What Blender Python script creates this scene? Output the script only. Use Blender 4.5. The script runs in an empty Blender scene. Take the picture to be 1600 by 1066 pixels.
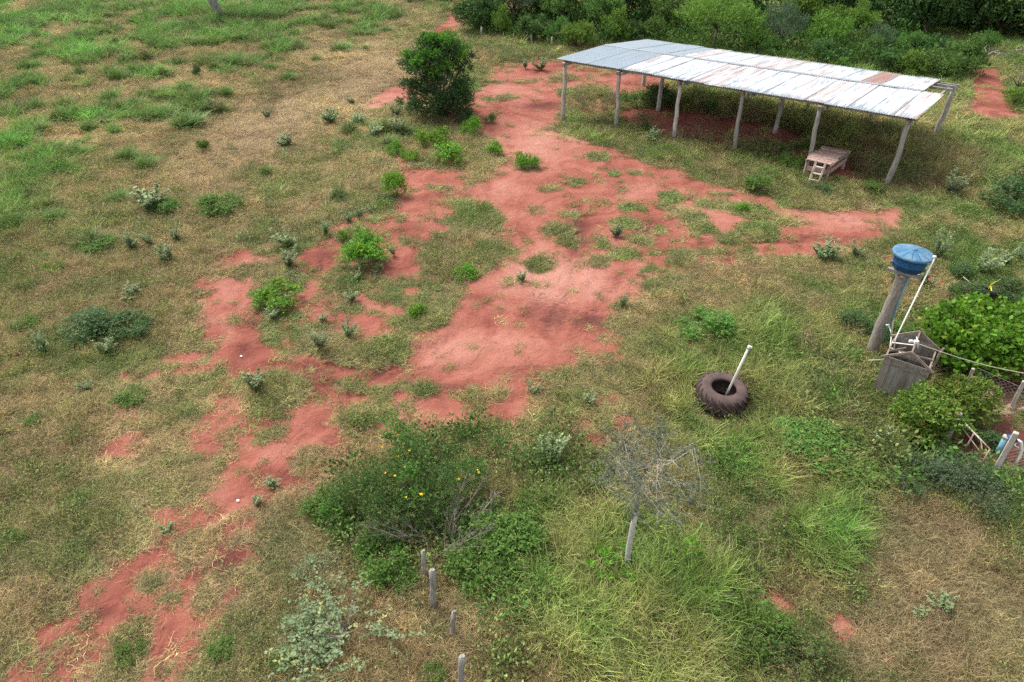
import bpy, math, random
import numpy as np
from mathutils import Vector, Matrix, Euler

random.seed(7)
RNG = np.random.default_rng(7)
scene = bpy.context.scene
COL = scene.collection

# ------------------------------------------------------------------ camera, world, sun, exposure
CAM_H, PITCH = 13.5, math.radians(36.0)
cam_data = bpy.data.cameras.new('camera')
cam_data.sensor_width = 36.0
cam_data.lens = 24.0
cam_data.clip_end = 3000.0
cam = bpy.data.objects.new('camera', cam_data)
COL.objects.link(cam)
cam.location = (0, 0, CAM_H)
cam.rotation_euler = (math.radians(90) - PITCH, 0, 0)
scene.camera = cam

SUN_EL, SUN_ROT = math.radians(58), math.radians(-48)      # sun high, a little beyond the shed
world = bpy.data.worlds.new('World')
scene.world = world
world.use_nodes = True
wt = world.node_tree
wt.nodes.clear()
sky = wt.nodes.new('ShaderNodeTexSky')
sky.sky_type = 'NISHITA'
sky.sun_disc = False
sky.sun_elevation = SUN_EL
sky.sun_rotation = SUN_ROT
sky.air_density = 1.0
sky.dust_density = 3.0
hs = wt.nodes.new('ShaderNodeHueSaturation')               # a veil of white cloud takes most of the blue out
hs.inputs['Saturation'].default_value = 0.28
bg = wt.nodes.new('ShaderNodeBackground')
bg.inputs['Strength'].default_value = 0.15
wo = wt.nodes.new('ShaderNodeOutputWorld')
wt.links.new(sky.outputs[0], hs.inputs['Color'])
wt.links.new(hs.outputs[0], bg.inputs['Color'])
wt.links.new(bg.outputs[0], wo.inputs['Surface'])

sun_data = bpy.data.lights.new('sun', 'SUN')
sun_data.energy = 1.6
sun_data.angle = math.radians(14)
sun_data.color = (1.0, 0.96, 0.9)
sun = bpy.data.objects.new('sun', sun_data)
COL.objects.link(sun)
sd = Vector((math.sin(SUN_ROT) * math.cos(SUN_EL), math.cos(SUN_ROT) * math.cos(SUN_EL), math.sin(SUN_EL)))
sun.rotation_euler = sd.to_track_quat('Z', 'Y').to_euler()

vs = scene.view_settings
vs.view_transform = 'Standard'
vs.look = 'None'
vs.exposure = 1.06
vs.gamma = 1.0
vs.use_curve_mapping = False
scene.cycles.use_denoising = False
scene.cycles.max_bounces = 5
scene.cycles.diffuse_bounces = 3
scene.cycles.glossy_bounces = 2
scene.cycles.transmission_bounces = 2
scene.cycles.transparent_max_bounces = 4

# ------------------------------------------------------------------ measuring: photo pixels -> places in the world
FPX = 800.0 / math.tan(math.atan(18.0 / 24.0))
CP, SP = math.cos(PITCH), math.sin(PITCH)

def P(px, py, z=0.0):
    u = (px - 800) / FPX; v = -(py - 533) / FPX
    t = (z - CAM_H) / (-SP + v * CP)
    return Vector((u * t, (CP + v * SP) * t, z))

def Y(px, py, y):
    u = (px - 800) / FPX; v = -(py - 533) / FPX
    t = y / (CP + v * SP)
    return Vector((u * t, y, CAM_H + t * (-SP + v * CP)))

def ppm(px, py):                                            # photo pixels per metre at a place on the ground
    p = P(px, py)
    return FPX / (p.y * CP + CAM_H * SP)

def proj(x, y):
    d = y * CP + CAM_H * SP
    d = np.maximum(d, 0.5)
    return 800 + FPX * x / d, 533 - FPX * (y * SP - CAM_H * CP) / d

# ------------------------------------------------------------------ noise
def vn(x, y, seed=0):
    x = np.asarray(x, float); y = np.asarray(y, float)
    xi = np.floor(x).astype(np.int64); yi = np.floor(y).astype(np.int64)
    fx = x - xi; fy = y - yi
    fx = fx * fx * (3 - 2 * fx); fy = fy * fy * (3 - 2 * fy)
    def h(a, b):
        n = (a * 374761393 + b * 668265263 + seed * 1442695041) & 0xffffffff
        n = ((n ^ (n >> 13)) * 1274126177) & 0xffffffff
        n = n ^ (n >> 16)
        return (n & 0xffff) / 65535.0
    return (h(xi, yi) * (1 - fx) + h(xi + 1, yi) * fx) * (1 - fy) + (h(xi, yi + 1) * (1 - fx) + h(xi + 1, yi + 1) * fx) * fy

def fbm(x, y, seed=0, octv=4, gain=0.55):
    s = 0; a = 1; t = 0
    for i in range(octv):
        s = s + a * vn(x * 2 ** i + 17.3 * i, y * 2 ** i - 9.1 * i, seed + i)
        t += a; a *= gain
    return s / t

def hgt(x, y):
    return 0.30 * (fbm(np.asarray(x) / 7.0, np.asarray(y) / 7.0, 3, 3) - 0.5) + 0.10 * (vn(np.asarray(x) / 1.3, np.asarray(y) / 1.3, 9) - 0.5)

def hz(x, y):
    return float(hgt(np.array([x]), np.array([y]))[0])

def G(px, py):                                              # a place on the real (uneven) ground
    p = P(px, py)
    p.z = hz(p.x, p.y)
    return p

def sstep(a, b, x):
    t = np.clip((x - a) / (b - a), 0, 1)
    return t * t * (3 - 2 * t)

# ------------------------------------------------------------------ object helpers
def tag(o, label=None, cat=None, group=None, kind=None):
    if label: o['label'] = label
    if cat: o['category'] = cat
    if group: o['group'] = group
    if kind: o['kind'] = kind
    return o

def thing(name, label, cat, loc=(0, 0, 0), rz=0.0, group=None):
    o = bpy.data.objects.new(name, None)
    o.empty_display_size = 0.2
    COL.objects.link(o)
    o.location = loc; o.rotation_euler = (0, 0, rz)
    return tag(o, label, cat, group)

def link(name, me, parent=None, loc=None, rot=None, scale=None):
    o = bpy.data.objects.new(name, me)
    COL.objects.link(o)
    if parent: o.parent = parent
    if loc is not None: o.location = loc
    if rot is not None: o.rotation_euler = rot
    if scale is not None: o.scale = scale
    return o

def np_mesh(name, verts, faces, mat, attrs=None, smooth=False):
    """verts (n,3); faces (m,k) all the same size; attrs {name: float per vertex}"""
    verts = np.asarray(verts, np.float32); faces = np.asarray(faces, np.int32)
    me = bpy.data.meshes.new(name)
    k = faces.shape[1]
    me.vertices.add(len(verts)); me.vertices.foreach_set('co', verts.ravel())
    me.loops.add(faces.size); me.loops.foreach_set('vertex_index', faces.ravel())
    me.polygons.add(len(faces))
    me.polygons.foreach_set('loop_start', np.arange(0, faces.size, k, dtype=np.int32))
    me.polygons.foreach_set('loop_total', np.full(len(faces), k, np.int32))
    if smooth: me.polygons.foreach_set('use_smooth', np.ones(len(faces), bool))
    for an, av in (attrs or {}).items():
        a = me.attributes.new(an, 'FLOAT', 'POINT')
        a.data.foreach_set('value', np.asarray(av, np.float32))
    me.update(calc_edges=True)
    if mat: me.materials.append(mat)
    return me

class MB:
    def __init__(self): self.v = []; self.f = []
    def add(self, vs, fs):
        b = len(self.v)
        self.v += [tuple(p) for p in vs]
        self.f += [tuple(b + i for i in f) for f in fs]
        return self
    def box(self, c, s, R=None):
        c = Vector(c); R = R or Matrix.Identity(3)
        pts = [c + R @ Vector((sx * s[0] / 2, sy * s[1] / 2, sz * s[2] / 2)) for sz in (-1, 1) for sx, sy in ((-1, -1), (1, -1), (1, 1), (-1, 1))]
        return self.add(pts, [(3, 2, 1, 0), (4, 5, 6, 7), (0, 1, 5, 4), (1, 2, 6, 5), (2, 3, 7, 6), (3, 0, 4, 7)])
    def bar(self, a, b, w, h, up=(0, 0, 1), jit=0.0):       # a squared timber from a to b
        a = Vector(a); b = Vector(b); d = (b - a).normalized()
        s = d.cross(Vector(up))
        if s.length < 1e-4: s = d.cross(Vector((1, 0, 0)))
        s.normalize(); u = s.cross(d).normalized()
        pts = []
        for p in (a, b):
            for i, j in ((-1, -1), (1, -1), (1, 1), (-1, 1)):
                pts.append(p + s * (w / 2 * i * (1 + random.uniform(-jit, jit))) + u * (h / 2 * j * (1 + random.uniform(-jit, jit))))
        return self.add(pts, [(0, 1, 2, 3), (7, 6, 5, 4), (0, 4, 5, 1), (1, 5, 6, 2), (2, 6, 7, 3), (3, 7, 4, 0)])
    def tube(self, pts, rad, n=8, cap=True, flat=1.0):
        pts = [Vector(p) for p in pts]
        if not hasattr(rad, '__len__'): rad = [rad] * len(pts)
        rings = []
        ref = Vector((0.31, 0.17, 1)).normalized()
        d0 = (pts[1] - pts[0]).normalized()
        if abs(d0.dot(ref)) > 0.9: ref = Vector((1, 0.2, 0)).normalized()
        for i, p in enumerate(pts):
            d = (pts[min(i + 1, len(pts) - 1)] - pts[max(i - 1, 0)]).normalized()
            s = d.cross(ref)
            if s.length < 1e-3: s = d.cross(Vector((0, 1, 0.3)))
            s.normalize(); u = s.cross(d).normalized()
            rings.append([p + s * (math.cos(2 * math.pi * k / n) * rad[i]) + u * (math.sin(2 * math.pi * k / n) * rad[i] * flat) for k in range(n)])
        fs = []
        for i in range(len(pts) - 1):
            for k in range(n):
                fs.append((i * n + k, i * n + (k + 1) % n, (i + 1) * n + (k + 1) % n, (i + 1) * n + k))
        if cap:
            fs.append(tuple(reversed(range(n)))); fs.append(tuple((len(pts) - 1) * n + k for k in range(n)))
        return self.add([q for r in rings for q in r], fs)
    def lathe(self, prof, n=32, c=(0, 0, 0), closed=False):
        c = Vector(c); vs = []
        for r, z in prof:
            vs += [c + Vector((r * math.cos(2 * math.pi * k / n), r * math.sin(2 * math.pi * k / n), z)) for k in range(n)]
        fs = []; m = len(prof)
        for i in range(m if closed else m - 1):
            j = (i + 1) % m
            for k in range(n):
                fs.append((i * n + k, i * n + (k + 1) % n, j * n + (k + 1) % n, j * n + k))
        return self.add(vs, fs)
    def mesh(self, name, mat, smooth=False):
        me = bpy.data.meshes.new(name)
        me.from_pydata(self.v, [], self.f)
        if smooth:
            me.polygons.foreach_set('use_smooth', [True] * len(self.f))
        me.update()
        if mat: me.materials.append(mat)
        return me
    def obj(self, name, mat, parent=None, smooth=False, bevel=0.0):
        o = link(name, self.mesh(name, mat, smooth), parent)
        if bevel:
            b = o.modifiers.new('bevel', 'BEVEL'); b.width = bevel; b.segments = 2; b.limit_method = 'ANGLE'
        return o

# ------------------------------------------------------------------ materials
def newmat(name):
    m = bpy.data.materials.new(name); m.use_nodes = True
    nt = m.node_tree; nt.nodes.clear()
    out = nt.nodes.new('ShaderNodeOutputMaterial')
    return m, nt, out

def N(nt, typ, **kw):
    n = nt.nodes.new(typ)
    for k, v in kw.items():
        if hasattr(n, k) and k not in n.inputs: setattr(n, k, v)
        else: n.inputs[k].default_value = v
    return n

def mixc(nt, fac, a, b, mode='MIX'):
    m = nt.nodes.new('ShaderNodeMix'); m.data_type = 'RGBA'; m.blend_type = mode
    for sock, val in ((m.inputs[0], fac), (m.inputs[6], a), (m.inputs[7], b)):
        if hasattr(val, 'is_output'): nt.links.new(val, sock)
        elif isinstance(val, (int, float)): sock.default_value = val
        else: sock.default_value = (*val, 1) if len(val) == 3 else val
    return m.outputs[2]

def ramp(nt, src, stops):
    r = nt.nodes.new('ShaderNodeValToRGB')
    nt.links.new(src, r.inputs[0])
    el = r.color_ramp.elements
    while len(el) > 1: el.remove(el[-1])
    for i, (p, c) in enumerate(stops):
        e = el[0] if i == 0 else el.new(p)
        e.position = p
        e.color = (*c, 1) if hasattr(c, '__len__') else (c, c, c, 1)
    return r.outputs[0]

def mth(nt, op, a, b=None):
    m = nt.nodes.new('ShaderNodeMath'); m.operation = op
    for s, v in ((m.inputs[0], a), (m.inputs[1], b)):
        if v is None: continue
        if hasattr(v, 'is_output'): nt.links.new(v, s)
        else: s.default_value = v
    return m.outputs[0]

def attr(nt, name, typ='GEOMETRY'):
    a = nt.nodes.new('ShaderNodeAttribute'); a.attribute_name = name; a.attribute_type = typ
    return a

def noise(nt, scale, detail=4, rough=0.6, vec=None, dist=0.0):
    n = nt.nodes.new('ShaderNodeTexNoise')
    n.inputs['Scale'].default_value = scale; n.inputs['Detail'].default_value = detail
    n.inputs['Roughness'].default_value = rough; n.inputs['Distortion'].default_value = dist
    if vec is not None: nt.links.new(vec, n.inputs['Vector'])
    return n.outputs[0]

def coords(nt, kind='Object', scale=(1, 1, 1)):
    tc = nt.nodes.new('ShaderNodeTexCoord')
    mp = nt.nodes.new('ShaderNodeMapping'); mp.inputs['Scale'].default_value = scale
    nt.links.new(tc.outputs[kind], mp.inputs['Vector'])
    return mp.outputs[0]

def finish(nt, out, color, rough=0.8, bump=None, bump_d=0.02, transl=0.0, metal=0.0, spec=0.3):
    b = nt.nodes.new('ShaderNodeBsdfPrincipled')
    def put(s, v):
        if hasattr(v, 'is_output'): nt.links.new(v, s)
        elif hasattr(v, '__len__'): s.default_value = (*v, 1)
        else: s.default_value = v
    put(b.inputs['Base Color'], color); put(b.inputs['Roughness'], rough); put(b.inputs['Metallic'], metal)
    b.inputs['Specular IOR Level'].default_value = spec
    if bump is not None:
        bn = nt.nodes.new('ShaderNodeBump'); bn.inputs['Distance'].default_value = bump_d; bn.inputs['Strength'].default_value = 1.0
        nt.links.new(bump, bn.inputs['Height']); nt.links.new(bn.outputs[0], b.inputs['Normal'])
    sh = b.outputs[0]
    if transl:
        t = nt.nodes.new('ShaderNodeBsdfTranslucent'); put(t.inputs['Color'], color)
        mx = nt.nodes.new('ShaderNodeMixShader'); mx.inputs[0].default_value = transl
        nt.links.new(sh, mx.inputs[1]); nt.links.new(t.outputs[0], mx.inputs[2]); sh = mx.outputs[0]
    nt.links.new(sh, out.inputs['Surface'])

def leaf_mat(name, c_dark, c_light, transl=0.3, rough=0.6, odd=None):
    m, nt, out = newmat(name)
    v = attr(nt, 'v').outputs['Fac']
    col = mixc(nt, v, c_dark, c_light)
    if odd:                                                  # a few leaves turning
        col = mixc(nt, ramp(nt, attr(nt, 'v2').outputs['Fac'], [(0, 0), (0.9, 0), (0.93, 1)]), col, odd)
    oi = nt.nodes.new('ShaderNodeObjectInfo')
    h = nt.nodes.new('ShaderNodeHueSaturation'); nt.links.new(col, h.inputs['Color'])
    nt.links.new(mth(nt, 'ADD', mth(nt, 'MULTIPLY', oi.outputs['Random'], 0.3), 0.85), h.inputs['Value'])
    nt.links.new(mth(nt, 'ADD', mth(nt, 'MULTIPLY', oi.outputs['Random'], 0.03), 0.485), h.inputs['Hue'])
    finish(nt, out, h.outputs[0], rough, transl=transl, spec=0.25)
    return m

def grass_mat(name):
    m, nt, out = newmat(name)
    t = attr(nt, 'tint', 'INSTANCER').outputs['Color']
    v = attr(nt, 'v').outputs['Fac']
    col = mixc(nt, 1.0, t, ramp(nt, v, [(0, (0.42, 0.42, 0.42)), (0.6, (1.05, 1.05, 1.0)), (1, (1.9, 1.85, 1.7))]), 'MULTIPLY')
    col = mixc(nt, ramp(nt, attr(nt, 'v2').outputs['Fac'], [(0, 0), (0.72, 0), (0.78, 0.75)]), col, (0.44, 0.34, 0.19))
    finish(nt, out, col, 0.7, transl=0.35, spec=0.2)
    return m

def blade_mat(name, c0, c1, dry=(0.33, 0.27, 0.13)):
    m, nt, out = newmat(name)
    col = mixc(nt, attr(nt, 'v').outputs['Fac'], c0, c1)
    col = mixc(nt, ramp(nt, attr(nt, 'v2').outputs['Fac'], [(0, 0), (0.86, 0), (0.9, 0.8)]), col, dry)
    finish(nt, out, col, 0.6, transl=0.25, spec=0.25)
    return m

def wood_mat(name, c0, c1, stretch=(9, 9, 0.7), lichen=None, bump=0.008):
    m, nt, out = newmat(name)
    oi = nt.nodes.new('ShaderNodeObjectInfo')
    vec = coords(nt, 'Object', stretch)
    va = nt.nodes.new('ShaderNodeVectorMath'); va.operation = 'ADD'
    sc = nt.nodes.new('ShaderNodeVectorMath'); sc.operation = 'SCALE'; sc.inputs[0].default_value = (13, 7, 5)
    nt.links.new(oi.outputs['Random'], sc.inputs['Scale'])
    nt.links.new(vec, va.inputs[0]); nt.links.new(sc.outputs[0], va.inputs[1])
    n1 = noise(nt, 3.0, 8, 0.7, va.outputs[0], 0.6)
    col = ramp(nt, n1, [(0.28, tuple(x * 0.45 for x in c0)), (0.42, c0), (0.65, c1)])
    n2 = noise(nt, 4.0, 3, 0.6, coords(nt, 'Object', (1, 1, 1)))
    col = mixc(nt, ramp(nt, n2, [(0.45, 0), (0.7, 0.6)]), col, lichen or tuple(x * 0.6 for x in c0))
    h = nt.nodes.new('ShaderNodeHueSaturation'); nt.links.new(col, h.inputs['Color'])
    nt.links.new(mth(nt, 'ADD', mth(nt, 'MULTIPLY', oi.outputs['Random'], 0.5), 0.75), h.inputs['Value'])
    finish(nt, out, h.outputs[0], 0.9, n1, bump, spec=0.15)
    return m

def simple_mat(name, c, rough=0.5, var=0.25, scale=6, metal=0.0, dirt=None, dirt_amt=0.5, bump=None, spec=0.4):
    m, nt, out = newmat(name)
    n1 = noise(nt, scale, 6, 0.65, coords(nt, 'Object'))
    col = ramp(nt, n1, [(0.3, tuple(x * (1 - var) for x in c)), (0.7, tuple(min(1, x * (1 + var)) for x in c))])
    if dirt:
        n2 = noise(nt, scale * 0.6, 6, 0.7, coords(nt, 'Object', (1, 1, 0.4)))
        col = mixc(nt, ramp(nt, n2, [(0.42, 0), (0.65, dirt_amt)]), col, dirt)
    finish(nt, out, col, rough, n1 if bump else None, bump or 0.01, metal=metal, spec=spec)
    return m

M = {}
M['post'] = wood_mat('weathered_log', (0.27, 0.24, 0.21), (0.52, 0.49, 0.45), (6, 6, 0.8), (0.36, 0.34, 0.31))
M['old_wood'] = wood_mat('grey_fence_wood', (0.20, 0.185, 0.165), (0.42, 0.40, 0.37), (14, 14, 0.8))
M['plank'] = wood_mat('grey_board', (0.15, 0.135, 0.12), (0.29, 0.27, 0.25), (10, 10, 0.6), (0.20, 0.13, 0.075), 0.004)
M['batten'] = wood_mat('brown_batten', (0.20, 0.15, 0.12), (0.36, 0.29, 0.25), (6, 6, 2.0), None, 0.003)
M['deck'] = wood_mat('pinkish_board', (0.26, 0.16, 0.13), (0.52, 0.42, 0.36), (2.0, 9, 9), (0.24, 0.10, 0.075), 0.004)
M['bark'] = wood_mat('bark', (0.10, 0.075, 0.055), (0.22, 0.18, 0.14), (8, 8, 1.5))
M['pale_bark'] = wood_mat('pale_bark', (0.44, 0.41, 0.38), (0.68, 0.66, 0.62), (10, 10, 4), None, 0.003)
M['pole'] = wood_mat('palm_log', (0.21, 0.175, 0.145), (0.40, 0.355, 0.31), (9, 9, 1.6), (0.27, 0.24, 0.2), 0.012)
M['grey_bark'] = wood_mat('grey_branch_bark', (0.25, 0.235, 0.21), (0.46, 0.44, 0.40), (10, 10, 4), None, 0.002)
M['twig'] = wood_mat('dry_twig', (0.20, 0.165, 0.135), (0.38, 0.33, 0.28), (5, 5, 5), None, 0.001)
M['pvc'] = simple_mat('white_plastic', (0.78, 0.76, 0.70), 0.45, 0.06, 4, dirt=(0.55, 0.42, 0.33), dirt_amt=0.35)
M['blue_pipe'] = simple_mat('blue_pipe', (0.17, 0.38, 0.48), 0.5, 0.15, 5)
M['blue'] = simple_mat('blue_tank_plastic', (0.004, 0.062, 0.185), 0.45, 0.2, 3, dirt=(0.03, 0.085, 0.16), dirt_amt=0.6)
M['lid'] = simple_mat('faded_blue_lid', (0.042, 0.15, 0.265), 0.65, 0.3, 5, dirt=(0.16, 0.235, 0.28), dirt_amt=0.8)
M['lettering'] = simple_mat('raised_lettering', (0.03, 0.14, 0.29), 0.5, 0.1, 3)
M['concrete'] = simple_mat('old_concrete', (0.46, 0.42, 0.37), 0.9, 0.2, 9, dirt=(0.30, 0.24, 0.2), dirt_amt=0.8, bump=0.006, spec=0.2)
M['rust_white'] = simple_mat('rusty_white_paint', (0.60, 0.54, 0.49), 0.7, 0.1, 5, dirt=(0.28, 0.13, 0.075), dirt_amt=1.0)
M['black'] = simple_mat('black_feathers', (0.008, 0.008, 0.010), 0.45, 0.2, 10)
M['rubber'] = simple_mat('worn_rubber', (0.022, 0.024, 0.028), 0.75, 0.3, 8)
M['strap'] = simple_mat('yellow_strap', (0.72, 0.66, 0.03), 0.6, 0.1, 8)
M['rope'] = simple_mat('pale_rope', (0.50, 0.45, 0.36), 0.8, 0.2, 12)
M['wire'] = simple_mat('grey_wire', (0.25, 0.23, 0.21), 0.6, 0.2, 12)
M['litter'] = simple_mat('white_litter', (0.8, 0.8, 0.78), 0.7, 0.05, 8)
M['rock'] = simple_mat('dusty_rock', (0.34, 0.22, 0.18), 0.95, 0.25, 6, bump=0.02, spec=0.1)
M['flower'] = simple_mat('yellow_petal', (0.85, 0.58, 0.03), 0.6, 0.1, 9)

# dusty tractor tyre: rubber with red dust that has dried on it
m, nt, out = newmat('dusty_tyre')
n1 = noise(nt, 5, 6, 0.65, coords(nt, 'Object'))
n2 = noise(nt, 26, 4, 0.7, coords(nt, 'Object'))
col = mixc(nt, ramp(nt, n1, [(0.36, 0.25), (0.62, 0.95)]), (0.055, 0.050, 0.049), (0.125, 0.078, 0.066))
col = mixc(nt, ramp(nt, n2, [(0.4, 0.0), (0.75, 0.35)]), col, (0.06, 0.05, 0.047))
finish(nt, out, col, 0.9, n2, 0.006, spec=0.15)
M['tyre'] = m

def roof_mat(name, base, rust_amt, brown=0.0, metal=0.0):
    m, nt, out = newmat(name)
    oi = nt.nodes.new('ShaderNodeObjectInfo')
    cb = nt.nodes.new('ShaderNodeCombineXYZ')
    nt.links.new(attr(nt, 'across').outputs['Fac'], cb.inputs[0]); nt.links.new(attr(nt, 'along').outputs['Fac'], cb.inputs[1])
    nt.links.new(mth(nt, 'MULTIPLY', oi.outputs['Random'], 37.0), cb.inputs[2])
    mp = nt.nodes.new('ShaderNodeMapping'); nt.links.new(cb.outputs[0], mp.inputs['Vector'])
    mp.inputs['Scale'].default_value = (7, 1.1, 1)
    streak = noise(nt, 1.6, 6, 0.62, mp.outputs[0])
    mp2 = nt.nodes.new('ShaderNodeMapping'); nt.links.new(cb.outputs[0], mp2.inputs['Vector'])
    mp2.inputs['Scale'].default_value = (3.2, 0.9, 1)
    patch = noise(nt, 1.5, 5, 0.65, mp2.outputs[0])
    mp3 = nt.nodes.new('ShaderNodeMapping'); nt.links.new(cb.outputs[0], mp3.inputs['Vector'])
    mp3.inputs['Scale'].default_value = (5, 1.6, 1)
    zinc = noise(nt, 1.4, 5, 0.7, mp3.outputs[0])
    col = mixc(nt, ramp(nt, streak, [(0.35, 0), (0.7, 1)]), base, tuple(x * 0.86 for x in base))
    if rust_amt > 0:
        # bare zinc showing where the paint has gone, mostly at the lower ends and the laps of the sheets
        al = attr(nt, 'along').outputs['Fac']; ac = attr(nt, 'across').outputs['Fac']
        edge = mth(nt, 'ADD', ramp(nt, al, [(0.0, 0.14), (0.08, 0.0), (0.82, 0.0), (1.0, 0.17)]), ramp(nt, ac, [(0.0, 0.16), (0.12, 0.0), (0.9, 0.0), (1.0, 0.1)]))
        z = mth(nt, 'ADD', zinc, edge)
        col = mixc(nt, ramp(nt, z, [(0.54, 0), (0.63, 0.95)]), col, (0.24, 0.285, 0.315))
        r = mth(nt, 'ADD', mth(nt, 'MULTIPLY', streak, 0.6), mth(nt, 'MULTIPLY', patch, 0.4))
        r = mth(nt, 'ADD', r, mth(nt, 'MULTIPLY', mth(nt, 'SUBTRACT', oi.outputs['Random'], 0.5), 0.15))
        col = mixc(nt, ramp(nt, r, [(0.51, 0), (0.60, min(1.0, rust_amt) * .75)]), col, (0.46, 0.29, 0.20))
        col = mixc(nt, ramp(nt, r, [(0.59, 0), (0.68, min(1.0, rust_amt))]), col, (0.25, 0.10, 0.06))
    if brown > 0:
        col = mixc(nt, ramp(nt, streak, [(0.38, 0), (0.55, 1)]), (0.30, 0.29, 0.28), (0.34, 0.15, 0.10))
    finish(nt, out, col, 0.5, metal=metal, spec=0.4)
    return m
M['roof_white'] = roof_mat('painted_corrugated_sheet', (0.60, 0.63, 0.66), 0.66)
M['roof_grey'] = roof_mat('plain_galvanised_sheet', (0.30, 0.36, 0.40), 0.0)
M['roof_rust'] = roof_mat('rusted_sheet', (0.36, 0.25, 0.2), 0.0, 1.0)
M['ridge'] = simple_mat('dull_zinc_ridge', (0.25, 0.28, 0.30), 0.6, 0.2, 3, dirt=(0.2, 0.13, 0.1), dirt_amt=0.4)

# plants
M['leaf_tree'] = leaf_mat('tree_leaf', (0.024, 0.07, 0.022), (0.085, 0.185, 0.05), 0.25)
M['leaf_treetop'] = leaf_mat('young_tree_leaf', (0.055, 0.16, 0.015), (0.13, 0.33, 0.03), 0.35)
M['leaf_wood'] = leaf_mat('thicket_leaf', (0.055, 0.125, 0.026), (0.175, 0.32, 0.07), 0.33)
M['leaf_wood_dark'] = leaf_mat('dark_thicket_leaf', (0.028, 0.072, 0.018), (0.095, 0.19, 0.048), 0.28)
M['leaf_wood_grey'] = leaf_mat('grey_green_leaf', (0.05, 0.085, 0.04), (0.13, 0.19, 0.095), 0.25)
M['leaf_wood_lime'] = leaf_mat('lime_thicket_leaf', (0.075, 0.16, 0.02), (0.22, 0.36, 0.06), 0.35)
M['leaf_shrub'] = leaf_mat('shrub_leaf', (0.065, 0.15, 0.028), (0.18, 0.33, 0.06), 0.35, odd=(0.25, 0.26, 0.08))
M['leaf_dark'] = leaf_mat('dark_shrub_leaf', (0.038, 0.095, 0.03), (0.12, 0.22, 0.07), 0.3, odd=(0.2, 0.2, 0.08))
M['leaf_mid'] = leaf_mat('flowering_bush_leaf', (0.05, 0.125, 0.032), (0.15, 0.27, 0.07), 0.35, odd=(0.22, 0.24, 0.08))
M['leaf_bright'] = leaf_mat('bright_shrub_leaf', (0.07, 0.18, 0.018), (0.21, 0.42, 0.04), 0.35)
M['leaf_silver'] = leaf_mat('silver_leaf', (0.125, 0.185, 0.07), (0.32, 0.395, 0.185), 0.25, odd=(0.36, 0.36, 0.16))
M['leaf_pale'] = leaf_mat('pale_shrub_leaf', (0.10, 0.15, 0.06), (0.26, 0.325, 0.165), 0.25, odd=(0.32, 0.34, 0.13))
M['leaf_olive'] = leaf_mat('olive_weed_leaf', (0.06, 0.10, 0.025), (0.16, 0.22, 0.06), 0.3, odd=(0.3, 0.22, 0.1))
M['leaf_vine'] = leaf_mat('vine_leaf', (0.045, 0.14, 0.012), (0.19, 0.42, 0.035), 0.4, 0.45, odd=(0.30, 0.46, 0.05))
M['leaf_citrus'] = leaf_mat('lime_shrub_leaf', (0.055, 0.13, 0.018), (0.21, 0.32, 0.045), 0.3, odd=(0.28, 0.24, 0.07))
M['leaf_sparse'] = leaf_mat('tiny_grey_leaf', (0.115, 0.15, 0.085), (0.25, 0.285, 0.165), 0.3)
M['tussock'] = blade_mat('tussock_blade', (0.08, 0.16, 0.035), (0.19, 0.33, 0.075))
M['grass'] = grass_mat('grass_blade')

# ------------------------------------------------------------------ what covers the ground: bare red earth or plants
def poly(*pts): return np.array([list(P(a, b))[:2] for a, b in pts])

def sdf(x, y, pl):
    d = np.full(x.shape, 1e9); ins = np.zeros(x.shape, bool)
    n = len(pl)
    for i in range(n):
        ax, ay = pl[i]; bx, by = pl[(i + 1) % n]
        ex, ey = bx - ax, by - ay
        t = np.clip(((x - ax) * ex + (y - ay) * ey) / (ex * ex + ey * ey + 1e-9), 0, 1)
        d = np.minimum(d, (x - ax - ex * t) ** 2 + (y - ay - ey * t) ** 2)
        c = (ay > y) != (by > y)
        if abs(by - ay) > 1e-9:
            ins ^= c & (x < (bx - ax) * (y - ay) / (by - ay) + ax)
    d = np.sqrt(d)
    return np.where(ins, d, -d)

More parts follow.
